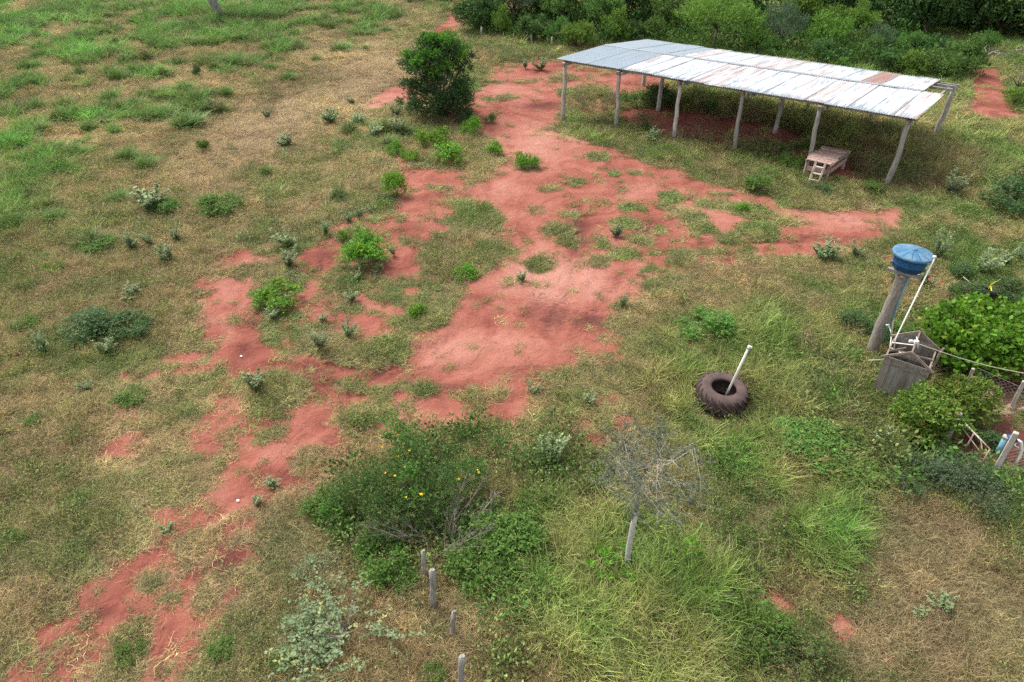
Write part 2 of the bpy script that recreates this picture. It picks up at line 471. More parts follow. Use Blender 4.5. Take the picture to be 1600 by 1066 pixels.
BARE = [   # outline in the photo, how bare at most
    ([(740, 150), (765, 120), (800, 98), (870, 95), (882, 150), (880, 190), (862, 200), (905, 218), (965, 236), (1010, 252), (1060, 268), (1110, 287), (1160, 297), (1210, 312), (1300, 326),
      (1400, 324), (1422, 345), (1385, 358), (1352, 384), (1335, 396), (1250, 402), (1150, 396), (1100, 402), (1060, 412), (1012, 422), (1005, 440), (1020, 462), (1000, 482), (962, 492), (955, 520),
      (930, 552), (905, 575), (862, 590), (842, 612), (836, 640), (800, 636), (750, 622), (690, 612), (655, 640), (600, 650), (560, 660), (535, 705), (500, 735), (470, 770), (400, 785), (350, 812),
      (320, 830), (312, 850), (300, 870), (262, 880), (235, 935), (180, 985), (120, 1020), (60, 1075), (10, 1075), (60, 1020), (150, 965), (180, 900), (230, 845), (265, 800), (330, 760), (345, 722),
      (385, 695), (435, 672), (470, 648), (500, 628), (470, 606), (420, 600), (350, 602), (330, 585), (325, 540), (312, 500), (318, 440), (340, 405), (385, 383), (405, 400), (398, 440), (412, 480),
      (402, 515), (440, 548), (520, 558), (600, 580), (640, 520), (690, 490), (720, 450), (745, 420), (742, 385), (770, 350), (745, 330), (725, 290), (735, 260), (760, 240), (740, 200), (690, 200), (690, 180)], 1.0),
    ([(1566, 106), (1520, 108), (1514, 130), (1519, 158), (1488, 178), (1570, 190), (1596, 182), (1574, 155), (1568, 130)], 1.1, .3),
    ([(1425, 64), (1452, 66), (1452, 80), (1430, 78)], 1.0, .35),
    ([(712, -8), (752, -8), (722, 40), (702, 64), (664, 64), (692, 32)], 1.0, .5),
    ([(688, 60), (672, 58), (640, 96), (652, 104)], 0.6, .4),
    ([(655, 128), (610, 135), (585, 152), (552, 175), (580, 172), (625, 160), (660, 152)], 1.0, .4),
    ([(1278, 968), (1300, 955), (1330, 962), (1362, 988), (1330, 998), (1300, 988)], 1.2, .22), ([(1178, 905), (1210, 915), (1245, 940), (1246, 962), (1200, 948)], 1.1, .22), ([(1360, 1004), (1385, 1005), (1408, 1035), (1385, 1046), (1362, 1026)], 1.1, .22),
    ([(1380, 395), (1470, 438), (1460, 445), (1375, 408)], 0.45),
    ([(975, 172), (1040, 165), (1150, 185), (1250, 205), (1262, 225), (1200, 222), (1100, 225), (1000, 205), (962, 195)], 1.0),
    ([(1170, 222), (1262, 235), (1340, 250), (1345, 285), (1280, 278), (1250, 252)], 0.9),
    ([(1490, 660), (1560, 620), (1700, 620), (1700, 780), (1560, 745), (1500, 715)], .35), ([(1450, 590), (1700, 520), (1700, 640), (1500, 650)], 0.4),
    ([(960, 120), (1050, 115), (1070, 130), (985, 134)], 1.0, .3), ([(880, 150), (960, 150), (1000, 175), (960, 190), (885, 175)], 0.0),
    ([(620, 245), (740, 235), (760, 300), (700, 345), (640, 380), (620, 330)], 0.28), ([(560, 340), (740, 330), (760, 450), (690, 500), (560, 540), (430, 540), (430, 420), (480, 370)], 0.08),
    ([(480, 385), (545, 372), (545, 425), (490, 418)], 0.7), ([(640, 250), (740, 262), (740, 282), (660, 275)], 0.6),
    ([(200, 590), (340, 540), (460, 600), (470, 660), (330, 740), (250, 800), (160, 720)], -0.12), ([(300, 850), (390, 800), (390, 900), (300, 1000), (230, 1080), (290, 1090), (290, 1000)], -0.05),
    ([(640, 600), (860, 590), (842, 652), (760, 656), (690, 645), (620, 672), (560, 690), (520, 730), (480, 770), (440, 780), (520, 690), (560, 640)], 0.4), ([(385, 383), (470, 370), (450, 470), (520, 545), (440, 560), (400, 500)], -0.08),
    ([(305, 868), (256, 878), (250, 930), (236, 1000), (215, 1085), (288, 1085), (292, 1000), (290, 940)], 0.75),
    ([(330, 600), (480, 590), (500, 640), (400, 690), (340, 730), (290, 700)], 0.22), ([(150, 900), (260, 860), (300, 900), (240, 1080), (0, 1080), (60, 1000)], 0.32),
    ([(880, 590), (960, 590), (1000, 660), (960, 690), (860, 640)], -0.18), ([(840, 500), (960, 520), (1000, 560), (900, 600), (840, 600)], -0.05),
    ([(1000, 290), (1250, 320), (1250, 380), (1000, 440), (880, 390), (850, 330)], 0.25),
    ([(640, 640), (860, 640), (900, 700), (760, 740), (640, 700)], -0.28), ([(760, 104), (850, 92), (1000, 95), (1060, 150), (900, 150), (760, 145)], 0.4),
]
PATCH = [  # clumps of plants on the earth (minus) and bare spots in the green (plus): x, y, rx, ry, amount
    (870, 296, 20, 7, -1.4), (900, 286, 15, 6, -1.4), (930, 278, 9, 4, -1), (960, 274, 13, 5, -1.3), (992, 273, 15, 5, -1.4), (1050, 309, 21, 9, -1.6), (1040, 323, 16, 8, -1.4), (1078, 338, 32, 14, -1.6), (1112, 318, 27, 11, -1.6),
    (1096, 358, 19, 10, -1.6), (980, 325, 26, 8, -1.4), (972, 350, 27, 12, -1.5), (1027, 362, 15, 7, -1.5), (1003, 378, 20, 11, -1.6), (890, 336, 16, 9, -1.2), (868, 358, 24, 10, -1.4), (884, 378, 16, 8, -1.6), (842, 414, 23, 14, -1.6),
    (938, 380, 15, 10, -1.3), (936, 408, 17, 10, -1.5), (975, 398, 27, 10, -1.6), (1022, 397, 9, 6, -1.5), (1062, 402, 23, 14, -1.6), (980, 476, 25, 11, -1.8), (1172, 330, 36, 12, -1.8), (1135, 372, 22, 10, -1.7), (1182, 362, 34, 15, -1.8),
    (1128, 303, 17, 5, -1.4), (1225, 345, 30, 9, -1.2), (1260, 318, 40, 8, -1.3), (1290, 372, 20, 5, -0.8), (1100, 395, 20, 6, -1.2), (1124, 390, 8, 5, -1.3), (1168, 388, 15, 7, -1.3), (750, 340, 36, 22, -1.7), (722, 402, 52, 30, -1.9),
    (705, 380, 40, 14, -1.3), (760, 275, 22, 14, -1.3), (825, 258, 22, 9, -1.5), (765, 250, 28, 14, -1.5), (705, 250, 60, 16, -1.2), (735, 225, 40, 14, -1.3), (675, 222, 45, 16, -1.4), (700, 195, 40, 10, -0.9), (790, 385, 30, 16, -1.2),
    (815, 435, 9, 7, -1.2), (795, 440, 14, 8, -0.9), (660, 500, 38, 14, -1.5), (600, 545, 38, 16, -1.4), (545, 600, 26, 10, -1.5), (592, 612, 24, 10, -1.2), (628, 600, 18, 8, -1.3), (660, 608, 22, 10, -1.4), (738, 598, 10, 6, -1.1), (766, 596, 10, 6, -1),
    (742, 620, 16, 9, -1.3), (780, 615, 14, 8, -1), (480, 720, 30, 22, -1.6), (560, 650, 45, 20, -1.1), (430, 625, 40, 14, -.9), (415, 745, 20, 12, -1), (300, 845, 40, 16, -1.3), (232, 912, 24, 12, -1.2), (212, 1000, 24, 26, -1.4), (190, 1050, 30, 22, -1.4),
    (265, 935, 20, 16, -0.9), (350, 430, 16, 8, -0.8), (375, 425, 18, 8, -0.8), (380, 465, 16, 7, -0.6), (365, 500, 14, 6, -0.6), (440, 595, 40, 12, -0.9), (830, 330, 14, 6, -0.6), (845, 310, 12, 5, -0.6), (830, 210, 14, 5, -0.6), (765, 155, 14, 4, -1.4),
    (790, 152, 14, 5, -1.3), (800, 128, 46, 6, -1.0), (862, 122, 40, 5, -1.1), (840, 170, 10, 3, -0.9), (915, 145, 36, 8, -1.6), (885, 178, 16, 5, -1.5), (925, 210, 16, 4, -0.9), (900, 226, 8, 4, -0.9), (935, 245, 22, 10, -1.3), (960, 262, 12, 5, -0.9),
    (505, 400, 26, 15, 1.6), (660, 372, 20, 8, 1.6), (630, 395, 26, 9, 1.4), (620, 420, 24, 8, 1.4), (660, 310, 26, 12, 1.4), (690, 330, 24, 10, 1.4), (640, 455, 14, 6, 1.2), (590, 480, 20, 6, 1.1), (625, 490, 18, 6, 1.2), (555, 505, 18, 6, 1.2), (440, 470, 14, 6, 0.8),
    (495, 320, 16, 6, 1.0), (260, 128, 18, 5, 1.5), (50, 235, 30, 6, 1.4), (385, 163, 20, 3, 1.2), (255, 140, 14, 3, 1.1), (180, 210, 60, 8, 0.8), (100, 215, 50, 8, 0.9), (670, 660, 16, 10, 1.2), (720, 655, 40, 8, 1.2), (975, 660, 16, 8, 1.4), (960, 620, 16, 6, 0.9), (930, 690, 22, 12, 0.9), (1020, 700, 20, 10, 0.6),
    (180, 705, 30, 10, 1.0), (190, 690, 16, 8, 1.0), (120, 865, 18, 6, 0.9), (290, 560, 26, 8, 1.0), (370, 870, 20, 14, 1.1), (325, 970, 14, 8, 1.1), (860, 925, 10, 8, 0.9), (1190, 330, 5, 5, 0), (1130, 745, 14, 6, 0.7), (1115, 830, 20, 8, 0.8), (1290, 170, 16, 5, 0.7), (1450, 195, 16, 5, 1.2), (1290, 275, 20, 8, 0.8), (1340, 300, 20, 5, 0.9),
    (70, 990, 20, 12, 0.9), (1515, 445, 20, 6, 0.7), (1565, 425, 14, 6, 0.9), (300, 580, 26, 10, 0.8), (230, 560, 14, 6, 0.6), (150, 800, 24, 8, 0.7), (600, 175, 20, 5, 0.5),
]
def axis(spans):
    out = []
    for a, b, s in spans: out.append(np.arange(a, b, s))
    return np.concatenate(out + [np.array([spans[-1][1]])])
XS = axis([(-420, -86, 14), (-86, -26, 0.6), (-26, 27, 0.16), (27, 87, 0.6), (87, 440, 14)])
YS = axis([(-60, 4, 3), (4, 46, 0.15), (46, 118, 0.5), (118, 700, 14)])
GX, GY = np.meshgrid(XS, YS)
BF = np.full(GX.shape, -1.0)
near = (GY > 4) & (GY < 130) & (np.abs(GX) < 88)
gx, gy = GX[near], GY[near]
f = np.full(gx.shape, -1.0)
for pts, cap, *sf in BARE:
    pl = poly(*pts)
    bb = (gx > pl[:, 0].min() - 2) & (gx < pl[:, 0].max() + 2) & (gy > pl[:, 1].min() - 2) & (gy < pl[:, 1].max() + 2)
    soft = 0.85 if pl[:, 1].mean() < 45 else 1.0
    soft = sf[0] if sf else soft
    f[bb] = np.maximum(f[bb], np.minimum(np.clip(sdf(gx[bb], gy[bb], pl) / soft, -1, 1), cap))
for px, py, rx, ry, am in PATCH:
    c = P(px, py); k = ppm(px, py)
    a = rx / k; b = abs(P(px, py - ry).y - P(px, py + ry).y) / 2
    d2 = ((gx - c.x) / a) ** 2 + ((gy - c.y) / b) ** 2
    f = f + am * np.clip(1.25 - d2 * 0.75, 0, 1) * 1.0
f = np.clip(f, -1.6, 1.2)
BF[near] = f

def gridlook(A, x, y):
    i = np.clip(np.searchsorted(XS, x) - 1, 0, len(XS) - 2); j = np.clip(np.searchsorted(YS, y) - 1, 0, len(YS) - 2)
    fx = np.clip((x - XS[i]) / (XS[i + 1] - XS[i]), 0, 1); fy = np.clip((y - YS[j]) / (YS[j + 1] - YS[j]), 0, 1)
    return (A[j, i] * (1 - fx) + A[j, i + 1] * fx) * (1 - fy) + (A[j + 1, i] * (1 - fx) + A[j + 1, i + 1] * fx) * fy

def barefield(x, y, base):
    n = fbm(x / 1.1, y / 1.1, 21, 4, 0.6) - 0.5
    n2 = fbm(x / 0.33, y / 0.33, 31, 3, 0.6) - 0.5
    return base + 1.45 * n + 1.0 * n2

# how green / how tall the cover is, sampled by eye over the place: photo x, y, greenness, height
ZONE = np.array([
    (60, 20, .75, .45), (200, 40, .72, .42), (330, 30, .8, .45), (450, 30, .75, .4), (560, 15, .75, .35), (640, 20, .65, .3), (100, 90, .6, .4), (250, 100, .5, .35), (60, 160, .6, .42), (300, 150, .4, .3), (420, 100, .5, .35), (500, 80, .2, .2), (600, 90, .12, .18),
    (560, 130, .08, .18), (450, 180, .08, .18), (400, 220, .08, .2), (350, 240, .12, .2), (520, 200, .2, .2), (260, 220, .25, .25), (300, 270, .15, .22), (180, 200, .4, .3), (120, 260, .45, .3), (40, 260, .6, .42), (20, 330, .6, .4), (150, 310, .4, .3), (250, 330, .3, .25),
    (60, 400, .22, .25), (200, 400, .28, .22), (300, 420, .28, .22), (60, 500, .26, .25), (200, 480, .38, .25), (300, 520, .35, .2), (100, 600, .22, .25), (220, 640, .26, .22), (50, 700, .2, .25), (150, 750, .2, .22), (60, 850, .2, .25), (120, 950, .2, .25), (40, 1000, .22, .25),
    (330, 700, .3, .15), (420, 680, .35, .14), (480, 540, .42, .2), (450, 470, .45, .2), (520, 420, .5, .2), (480, 330, .45, .2), (450, 280, .35, .2), (560, 290, .45, .2), (600, 340, .5, .2), (560, 230, .4, .2), (700, 350, .55, .2), (720, 405, .3, .22), (650, 480, .55, .16),
    (780, 80, .4, .28), (800, 130, .4, .25), (850, 80, .42, .3), (900, 140, .5, .25), (1000, 150, .62, .4), (1000, 300, .62, .12), (1100, 320, .58, .14), (1150, 280, .5, .22), (1050, 230, .55, .3), (1200, 260, .4, .3), (1150, 430, .3, .18), (1250, 450, .34, .2), (1100, 470, .34, .2),
    (1300, 400, .4, .2), (1320, 300, .45, .28), (1450, 300, .46, .3), (1500, 250, .42, .4), (1550, 220, .5, .35), (1500, 340, .42, .22), (1550, 400, .42, .22), (1450, 460, .42, .25), (1300, 480, .35, .3), (1250, 550, .5, .4), (1300, 620, .4, .4), (1350, 660, .28, .35),
    (1050, 520, .5, .3), (1000, 560, .45, .25), (1060, 600, .72, .5), (1150, 700, .68, .5), (1200, 620, .58, .5), (1180, 520, .65, .5), (1000, 500, .3, .2), (950, 600, .38, .2), (900, 650, .34, .35), (860, 640, .3, .35), (760, 680, .32, .25), (700, 700, .32, .2), (820, 720, .34, .25), (900, 760, .38, .25),
    (1000, 720, .38, .22), (1100, 780, .25, .2), (1200, 800, .17, .2), (1150, 850, .2, .2), (1290, 820, .6, .55), (1230, 760, .5, .45), (1400, 850, .12, .22), (1500, 830, .16, .22), (1580, 800, .65, .4), (1450, 950, .16, .22), (1550, 950, .18, .22), (1350, 1000, .18, .2), (1250, 1030, .26, .2), (1200, 950, .28, .25),
    (1150, 1000, .42, .45), (1100, 900, .5, .5), (1000, 900, .55, .55), (1050, 980, .5, .55), (950, 980, .47, .55), (900, 900, .5, .55), (850, 1000, .42, .5), (780, 960, .28, .4), (800, 740, .42, .3), (740, 720, .4, .3), (880, 820, .46, .45), (930, 840, .5, .5), (720, 1000, .18, .28), (650, 980, .22, .28), (550, 1000, .22, .25), (450, 1040, .3, .25), (400, 900, .24, .2), (480, 870, .16, .22),
    (350, 980, .28, .18), (420, 980, .2, .22), (600, 900, .22, .28), (1540, 760, .65, .35), (1400, 600, .55, .4), (1580, 330, .45, .3), (1400, 330, .45, .22), (1250, 240, .45, .5), (1340, 230, .4, .6), (1420, 240, .4, .5), (1500, 90, .7, .3), (1480, 70, .7, .3), (1550, 100, .6, .3), (1100, 160, .5, .6), (1200, 190, .45, .6), (930, 180, .55, .35),
], float)
ZW = np.array([[*P(a, b)][:2] for a, b, _, _ in ZONE])

def zone(x, y):
    px, py = proj(x, y)
    g = np.zeros(x.shape); h = np.zeros(x.shape); w = np.zeros(x.shape)
    for a, b, gg, hh in ZONE:
        k = 1.0 / (((px - a) / 1.3) ** 2 + (py - b) ** 2 + 120.0) ** 1.8
        g += k * gg; h += k * hh; w += k
    return g / w, h / w

# ------------------------------------------------------------------ the ground: one sheet to the horizon
GZ = hgt(GX, GY)
# shallow wheel ruts worn into the earth
def rutmap(x, y, pts):
    pl = np.array([list(P(a, b))[:2] for a, b in pts]); d = np.full(x.shape, 1e9)
    for i in range(len(pl) - 1):
        (ax, ay), (bx, by) = pl[i], pl[i + 1]; ex, ey = bx - ax, by - ay
        t_ = np.clip(((x - ax) * ex + (y - ay) * ey) / (ex * ex + ey * ey), 0, 1)
        d = np.minimum(d, np.hypot(x - ax - ex * t_, y - ay - ey * t_))
    d = d + .5 * (vn(x / 1.7, y / 1.7, 15) - .5)
    return np.exp(-(d / .20) ** 2) - .45 * np.exp(-((np.abs(d) - .38) / .16) ** 2)
rut = np.zeros(gx.shape)
for pts in ([(262, 1066), (268, 950), (300, 850), (400, 760), (520, 690), (640, 600), (760, 560), (840, 470), (830, 380), (800, 300), (800, 210)], [(40, 1050), (170, 950), (250, 860), (350, 780), (470, 690), (590, 590), (700, 530), (790, 450), (770, 350), (760, 270), (770, 200)],
            [(860, 520), (900, 430), (900, 350), (960, 300), (1100, 310), (1250, 345), (1390, 345)], [(620, 560), (500, 575), (390, 570), (370, 480), (370, 400)], [(930, 500), (960, 440), (1010, 400), (1120, 380), (1280, 370)]):
    rut += rutmap(gx, gy, pts) * (.5 + vn(gx / 2.3, gy / 2.3, 16))
GZ[near] -= .055 * rut * sstep(46, 40, gy)
bare_v = sstep(-0.25, 0.30, barefield(GX, GY, BF))
zg = np.full(GX.shape, 0.45)
zg[near] = zone(gx, gy)[0]
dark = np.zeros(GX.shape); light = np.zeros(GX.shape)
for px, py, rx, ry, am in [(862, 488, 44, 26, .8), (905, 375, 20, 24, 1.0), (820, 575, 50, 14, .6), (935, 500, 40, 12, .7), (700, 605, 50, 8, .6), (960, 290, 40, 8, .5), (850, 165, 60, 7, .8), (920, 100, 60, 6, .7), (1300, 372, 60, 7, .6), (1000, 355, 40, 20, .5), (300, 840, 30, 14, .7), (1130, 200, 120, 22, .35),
                           (350, 880, 40, 20, .8), (60, 1035, 60, 22, .7), (180, 960, 40, 14, .6), (490, 745, 46, 12, .6), (740, 180, 50, 6, .5), (520, 400, 40, 20, .35), (970, 440, 18, 20, .4), (1550, 640, 140, 90, 1.5), (600, 580, 70, 9, .5)]:  # the strongest patch, over the yard, paints its shade into the soil colour
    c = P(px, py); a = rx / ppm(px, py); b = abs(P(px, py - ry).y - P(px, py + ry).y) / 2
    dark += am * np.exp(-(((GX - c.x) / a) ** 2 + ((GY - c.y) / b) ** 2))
for px, py, rx, ry, am in [(850, 215, 60, 25, .9), (820, 250, 60, 20, .6), (900, 430, 90, 40, .9), (840, 430, 60, 40, .7), (750, 540, 110, 26, .7), (1330, 345, 110, 14, .8), (1150, 330, 90, 20, .5), (780, 300, 40, 20, .6), (1000, 300, 60, 12, .6), (580, 155, 70, 18, .8), (790, 140, 60, 20, .5), (590, 640, 80, 16, .5), (365, 450, 40, 40, .5), (430, 700, 60, 20, .5), (270, 900, 16, 30, .7), (265, 1050, 16, 30, .8), (1315, 975, 26, 10, .6)]:
    c = P(px, py); a = rx / ppm(px, py); b = abs(P(px, py - ry).y - P(px, py + ry).y) / 2
    light += am * np.exp(-(((GX - c.x) / a) ** 2 + ((GY - c.y) / b) ** 2))
ny, nx = GX.shape
idx = np.arange(ny * nx).reshape(ny, nx)
quads = np.stack([idx[:-1, :-1], idx[:-1, 1:], idx[1:, 1:], idx[1:, :-1]], -1).reshape(-1, 4)

m, nt, out = newmat('red_earth_and_litter')
oc = coords(nt, 'Object')
bare = attr(nt, 'bare').outputs['Fac']
fine = noise(nt, 9, 8, 0.72, oc)
grain = noise(nt, 45, 4, 0.7, oc)
mask = ramp(nt, mth(nt, 'ADD', bare, mth(nt, 'MULTIPLY', mth(nt, 'SUBTRACT', fine, 0.5), 1.1)), [(0.33, 0), (0.68, 1)])
patchy = noise(nt, 0.55, 7, 0.6, oc, 0.8)
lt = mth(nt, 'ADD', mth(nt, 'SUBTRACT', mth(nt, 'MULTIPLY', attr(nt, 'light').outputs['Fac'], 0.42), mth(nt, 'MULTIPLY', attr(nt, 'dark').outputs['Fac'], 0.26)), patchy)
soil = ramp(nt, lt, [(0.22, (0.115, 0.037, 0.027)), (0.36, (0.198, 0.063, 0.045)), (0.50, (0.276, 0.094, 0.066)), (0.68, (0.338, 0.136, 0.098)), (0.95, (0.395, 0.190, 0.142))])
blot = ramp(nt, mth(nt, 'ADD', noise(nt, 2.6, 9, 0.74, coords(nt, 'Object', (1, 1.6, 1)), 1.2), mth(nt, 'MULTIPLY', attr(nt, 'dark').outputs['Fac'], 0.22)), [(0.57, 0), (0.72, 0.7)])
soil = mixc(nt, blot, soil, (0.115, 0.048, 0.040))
soil = mixc(nt, 1.0, soil, ramp(nt, grain, [(0.3, (0.80, 0.80, 0.80)), (0.7, (1.16, 1.16, 1.16))]), 'MULTIPLY')
spk = noise(nt, 16, 5, 0.75, oc)
soil = mixc(nt, ramp(nt, spk, [(0.66, 0), (0.72, 0.55)]), soil, (0.075, 0.04, 0.032))
zgn = attr(nt, 'green').outputs['Fac']
veg = mixc(nt, ramp(nt, mth(nt, 'ADD', zgn, mth(nt, 'MULTIPLY', mth(nt, 'SUBTRACT', patchy, 0.5), 0.5)), [(0.1, 0), (0.75, 1)]), (0.24, 0.15, 0.09), (0.11, 0.12, 0.045))
veg = mixc(nt, ramp(nt, fine, [(0.4, 0), (0.7, 0.7)]), veg, (0.17, 0.075, 0.052))
veg = mixc(nt, 1.0, veg, ramp(nt, grain, [(0.3, (0.6, 0.6, 0.6)), (0.7, (1.3, 1.3, 1.3))]), 'MULTIPLY')
hh = mth(nt, 'ADD', mth(nt, 'MULTIPLY', fine, 0.5), mth(nt, 'MULTIPLY', noise(nt, 1.4, 6, 0.6, oc, 0.8), 2.6))
finish(nt, out, mixc(nt, mask, veg, soil), 0.95, hh, 0.07, spec=0.1)
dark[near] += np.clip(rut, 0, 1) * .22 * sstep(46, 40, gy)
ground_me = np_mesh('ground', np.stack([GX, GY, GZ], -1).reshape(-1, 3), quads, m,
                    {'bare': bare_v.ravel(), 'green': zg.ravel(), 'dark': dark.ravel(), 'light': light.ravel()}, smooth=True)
tag(link('ground', ground_me), kind='structure')

# ------------------------------------------------------------------ grass: tufts spread over everything that is not bare
def blades(n, R, h0, h1, w, lean, droop, segs=3, seed=0, curl=0.0, v2max=1.0):
    r = np.random.default_rng(seed)
    az0 = r.uniform(0, 2 * np.pi, n); rr = R * np.sqrt(r.uniform(0, 1, n))
    base = np.stack([rr * np.cos(az0), rr * np.sin(az0), np.full(n, -0.03)], -1)
    az = az0 * 0.4 + r.uniform(0, 2 * np.pi, n) * 0.6 if curl == 0 else r.uniform(0, 2 * np.pi, n)
    h = r.uniform(h0, h1, n); ln = lean * r.uniform(0.3, 1.2, n); dr = droop * r.uniform(0.4, 1.2, n)
    wd = w * r.uniform(0.7, 1.3, n)
    rings = []
    for i in range(segs + 1):
        t = i / segs
        a = az + curl * t * r.uniform(-1, 1, n)
        x = ln * h * t ** 1.4
        z = h * (t - dr * t * t)
        c = base + np.stack([np.cos(a) * x, np.sin(a) * x, z], -1)
        wv = (wd * (1 - 0.85 * t ** 1.5) / 2)[:, None] * np.stack([-np.sin(az + 0.5), np.cos(az + 0.5), np.zeros(n)], -1)
        rings.append(np.stack([c - wv, c + wv], 1))
    V = np.stack(rings, 1).reshape(n, -1, 3)
    k = 2 * (segs + 1)
    q = np.array([[2 * i, 2 * i + 1, 2 * i + 3, 2 * i + 2] for i in range(segs)])
    F = (np.arange(n)[:, None, None] * k + q[None]).reshape(-1, 4)
    return V.reshape(-1, 3), F, np.repeat(r.uniform(0, 1, n), k), np.repeat(r.uniform(0, v2max, n), k)

def leaf_quads(Pp, D, L, W, rng):
    n = len(Pp)
    D = D / (np.linalg.norm(D, axis=1, keepdims=True) + 1e-9)
    s = np.cross(D, rng.normal(size=(n, 3))); s /= np.linalg.norm(s, axis=1, keepdims=True) + 1e-9
    up = np.cross(s, D)
    a = Pp; b = Pp + D * (0.45 * L)[:, None] + s * (W / 2)[:, None] + up * (0.08 * L)[:, None]
    c = Pp + D * L[:, None]; d = Pp + D * (0.45 * L)[:, None] - s * (W / 2)[:, None] + up * (0.08 * L)[:, None]
    V = np.stack([a, b, c, d], 1).reshape(-1, 3)
    return V, np.arange(4 * n).reshape(-1, 4)

def round_leaves(Pp, D, L, W, rng):
    n = len(Pp)
    D = D / (np.linalg.norm(D, axis=1, keepdims=True) + 1e-9)
    s = np.cross(D, rng.normal(size=(n, 3))); s /= np.linalg.norm(s, axis=1, keepdims=True) + 1e-9
    up = np.cross(s, D)
    def q(t, w, h=0.0): return Pp + D * (t * L)[:, None] + s * (w * W / 2)[:, None] + up * (h * L)[:, None]
    V = np.stack([q(0, 0), q(.18, .85, .1), q(.62, .9, .12), q(1, 0, -.05), q(.62, -.9, .12), q(.18, -.85, .1)], 1).reshape(-1, 3)
    b = np.arange(n)[:, None] * 6
    return V, np.stack([b + np.array([0, 1, 2, 3]), b + np.array([0, 3, 4, 5])], 1).reshape(-1, 4)

def cat_parts(parts):
    V = []; F = []; A = []; B = []; o = 0
    for v, f, a, b in parts:
        V.append(v); F.append(f + o); A.append(a); B.append(b); o += len(v)
    return np.concatenate(V), np.concatenate(F), np.concatenate(A), np.concatenate(B)

def stash(name, parts, mat, coll):
    V, F, A, B = cat_parts(parts)
    me = np_mesh(name, V, F, mat, {'v': A, 'v2': B})
    o = bpy.data.objects.new(name, me); coll.objects.link(o)

def weed(n, R, h, L, W, seed):
    r = np.random.default_rng(seed)
    a = r.uniform(0, 2 * np.pi, n); rr = R * np.sqrt(r.uniform(0, 1, n))
    Pp = np.stack([rr * np.cos(a), rr * np.sin(a), r.uniform(0.0, h, n)], -1)
    D = np.stack([np.cos(a) + r.normal(0, .6, n), np.sin(a) + r.normal(0, .6, n), r.uniform(-.1, 1.0, n)], -1)
    V, F = leaf_quads(Pp, D, L * r.uniform(.6, 1.3, n), W * r.uniform(.7, 1.3, n), r)
    return V, F, np.repeat(r.uniform(0, 1, n), 4), np.repeat(r.uniform(0, .7, n), 4)

c_short = bpy.data.collections.new('short_grass_tufts'); c_tall = bpy.data.collections.new('tall_grass_tufts')
c_weed = bpy.data.collections.new('weed_tufts'); c_stalk = bpy.data.collections.new('stalk_tufts')
for i in range(5):
    stash('a_mat_%d' % i, [blades(52, .25, .12, .36, .016, 1.3, .5, 3, 50 + i, 1.2), blades(20, .22, .10, .26, .015, .7, .3, 2, 150 + i, .4)], M['grass'], c_short)
for i in range(4):
    stash('b_arch_%d' % i, [blades(44, .17, .5, 1.1, .021, .8, .42, 4, 70 + i, .4, .85), blades(14, .2, .3, .6, .018, .9, .4, 3, 170 + i, .6)], M['grass'], c_tall)
for i in range(4):
    stash('c_weed_%d' % i, [weed(70, .24, .22, .065, .036, 90 + i), blades(14, .2, .1, .3, .009, .8, .4, 2, 190 + i, .5)], M['grass'], c_weed)
for i in range(4):
    r_ = np.random.default_rng(300 + i)
    st = blades(14, .22, .8, 1.35, .012, .18, .05, 3, 110 + i, .3)
    n_ = 90; hh_ = r_.uniform(.35, 1.25, n_); aa_ = r_.uniform(0, 6.28, n_); q_ = .2 * r_.uniform(0, 1, n_) ** .5
    lv = leaf_quads(np.stack([q_ * np.cos(aa_), q_ * np.sin(aa_), hh_], -1), np.stack([np.cos(aa_), np.sin(aa_), r_.uniform(.1, .9, n_)], -1), r_.uniform(.06, .16, n_), r_.uniform(.012, .03, n_), r_)
    stash('d_stalk_%d' % i, [st, (lv[0], lv[1], np.repeat(r_.uniform(0, 1, n_), 4), np.repeat(r_.uniform(0, 1, n_), 4)), blades(20, .2, .3, .7, .013, .6, .35, 3, 210 + i, .4)], M['grass'], c_stalk)

def scatter_group(coll):
    ng = bpy.data.node_groups.new('scatter_' + coll.name, 'GeometryNodeTree')
    ng.interface.new_socket('Geometry', in_out='INPUT', socket_type='NodeSocketGeometry')
    ng.interface.new_socket('Geometry', in_out='OUTPUT', socket_type='NodeSocketGeometry')
    gi = ng.nodes.new('NodeGroupInput'); go = ng.nodes.new('NodeGroupOutput')
    iop = ng.nodes.new('GeometryNodeInstanceOnPoints'); ci = ng.nodes.new('GeometryNodeCollectionInfo')
    ci.inputs['Collection'].default_value = coll
    ci.inputs['Separate Children'].default_value = True; ci.inputs['Reset Children'].default_value = True
    def na(name, typ):
        n = ng.nodes.new('GeometryNodeInputNamedAttribute'); n.data_type = typ; n.inputs[0].default_value = name
        return n.outputs[0]
    L = ng.links.new
    L(gi.outputs[0], iop.inputs['Points']); L(ci.outputs[0], iop.inputs['Instance'])
    iop.inputs['Pick Instance'].default_value = True
    L(na('pick', 'INT'), iop.inputs['Instance Index']); L(na('turn', 'FLOAT_VECTOR'), iop.inputs['Rotation']); L(na('size', 'FLOAT_VECTOR'), iop.inputs['Scale'])
    L(iop.outputs[0], go.inputs[0])
    return ng

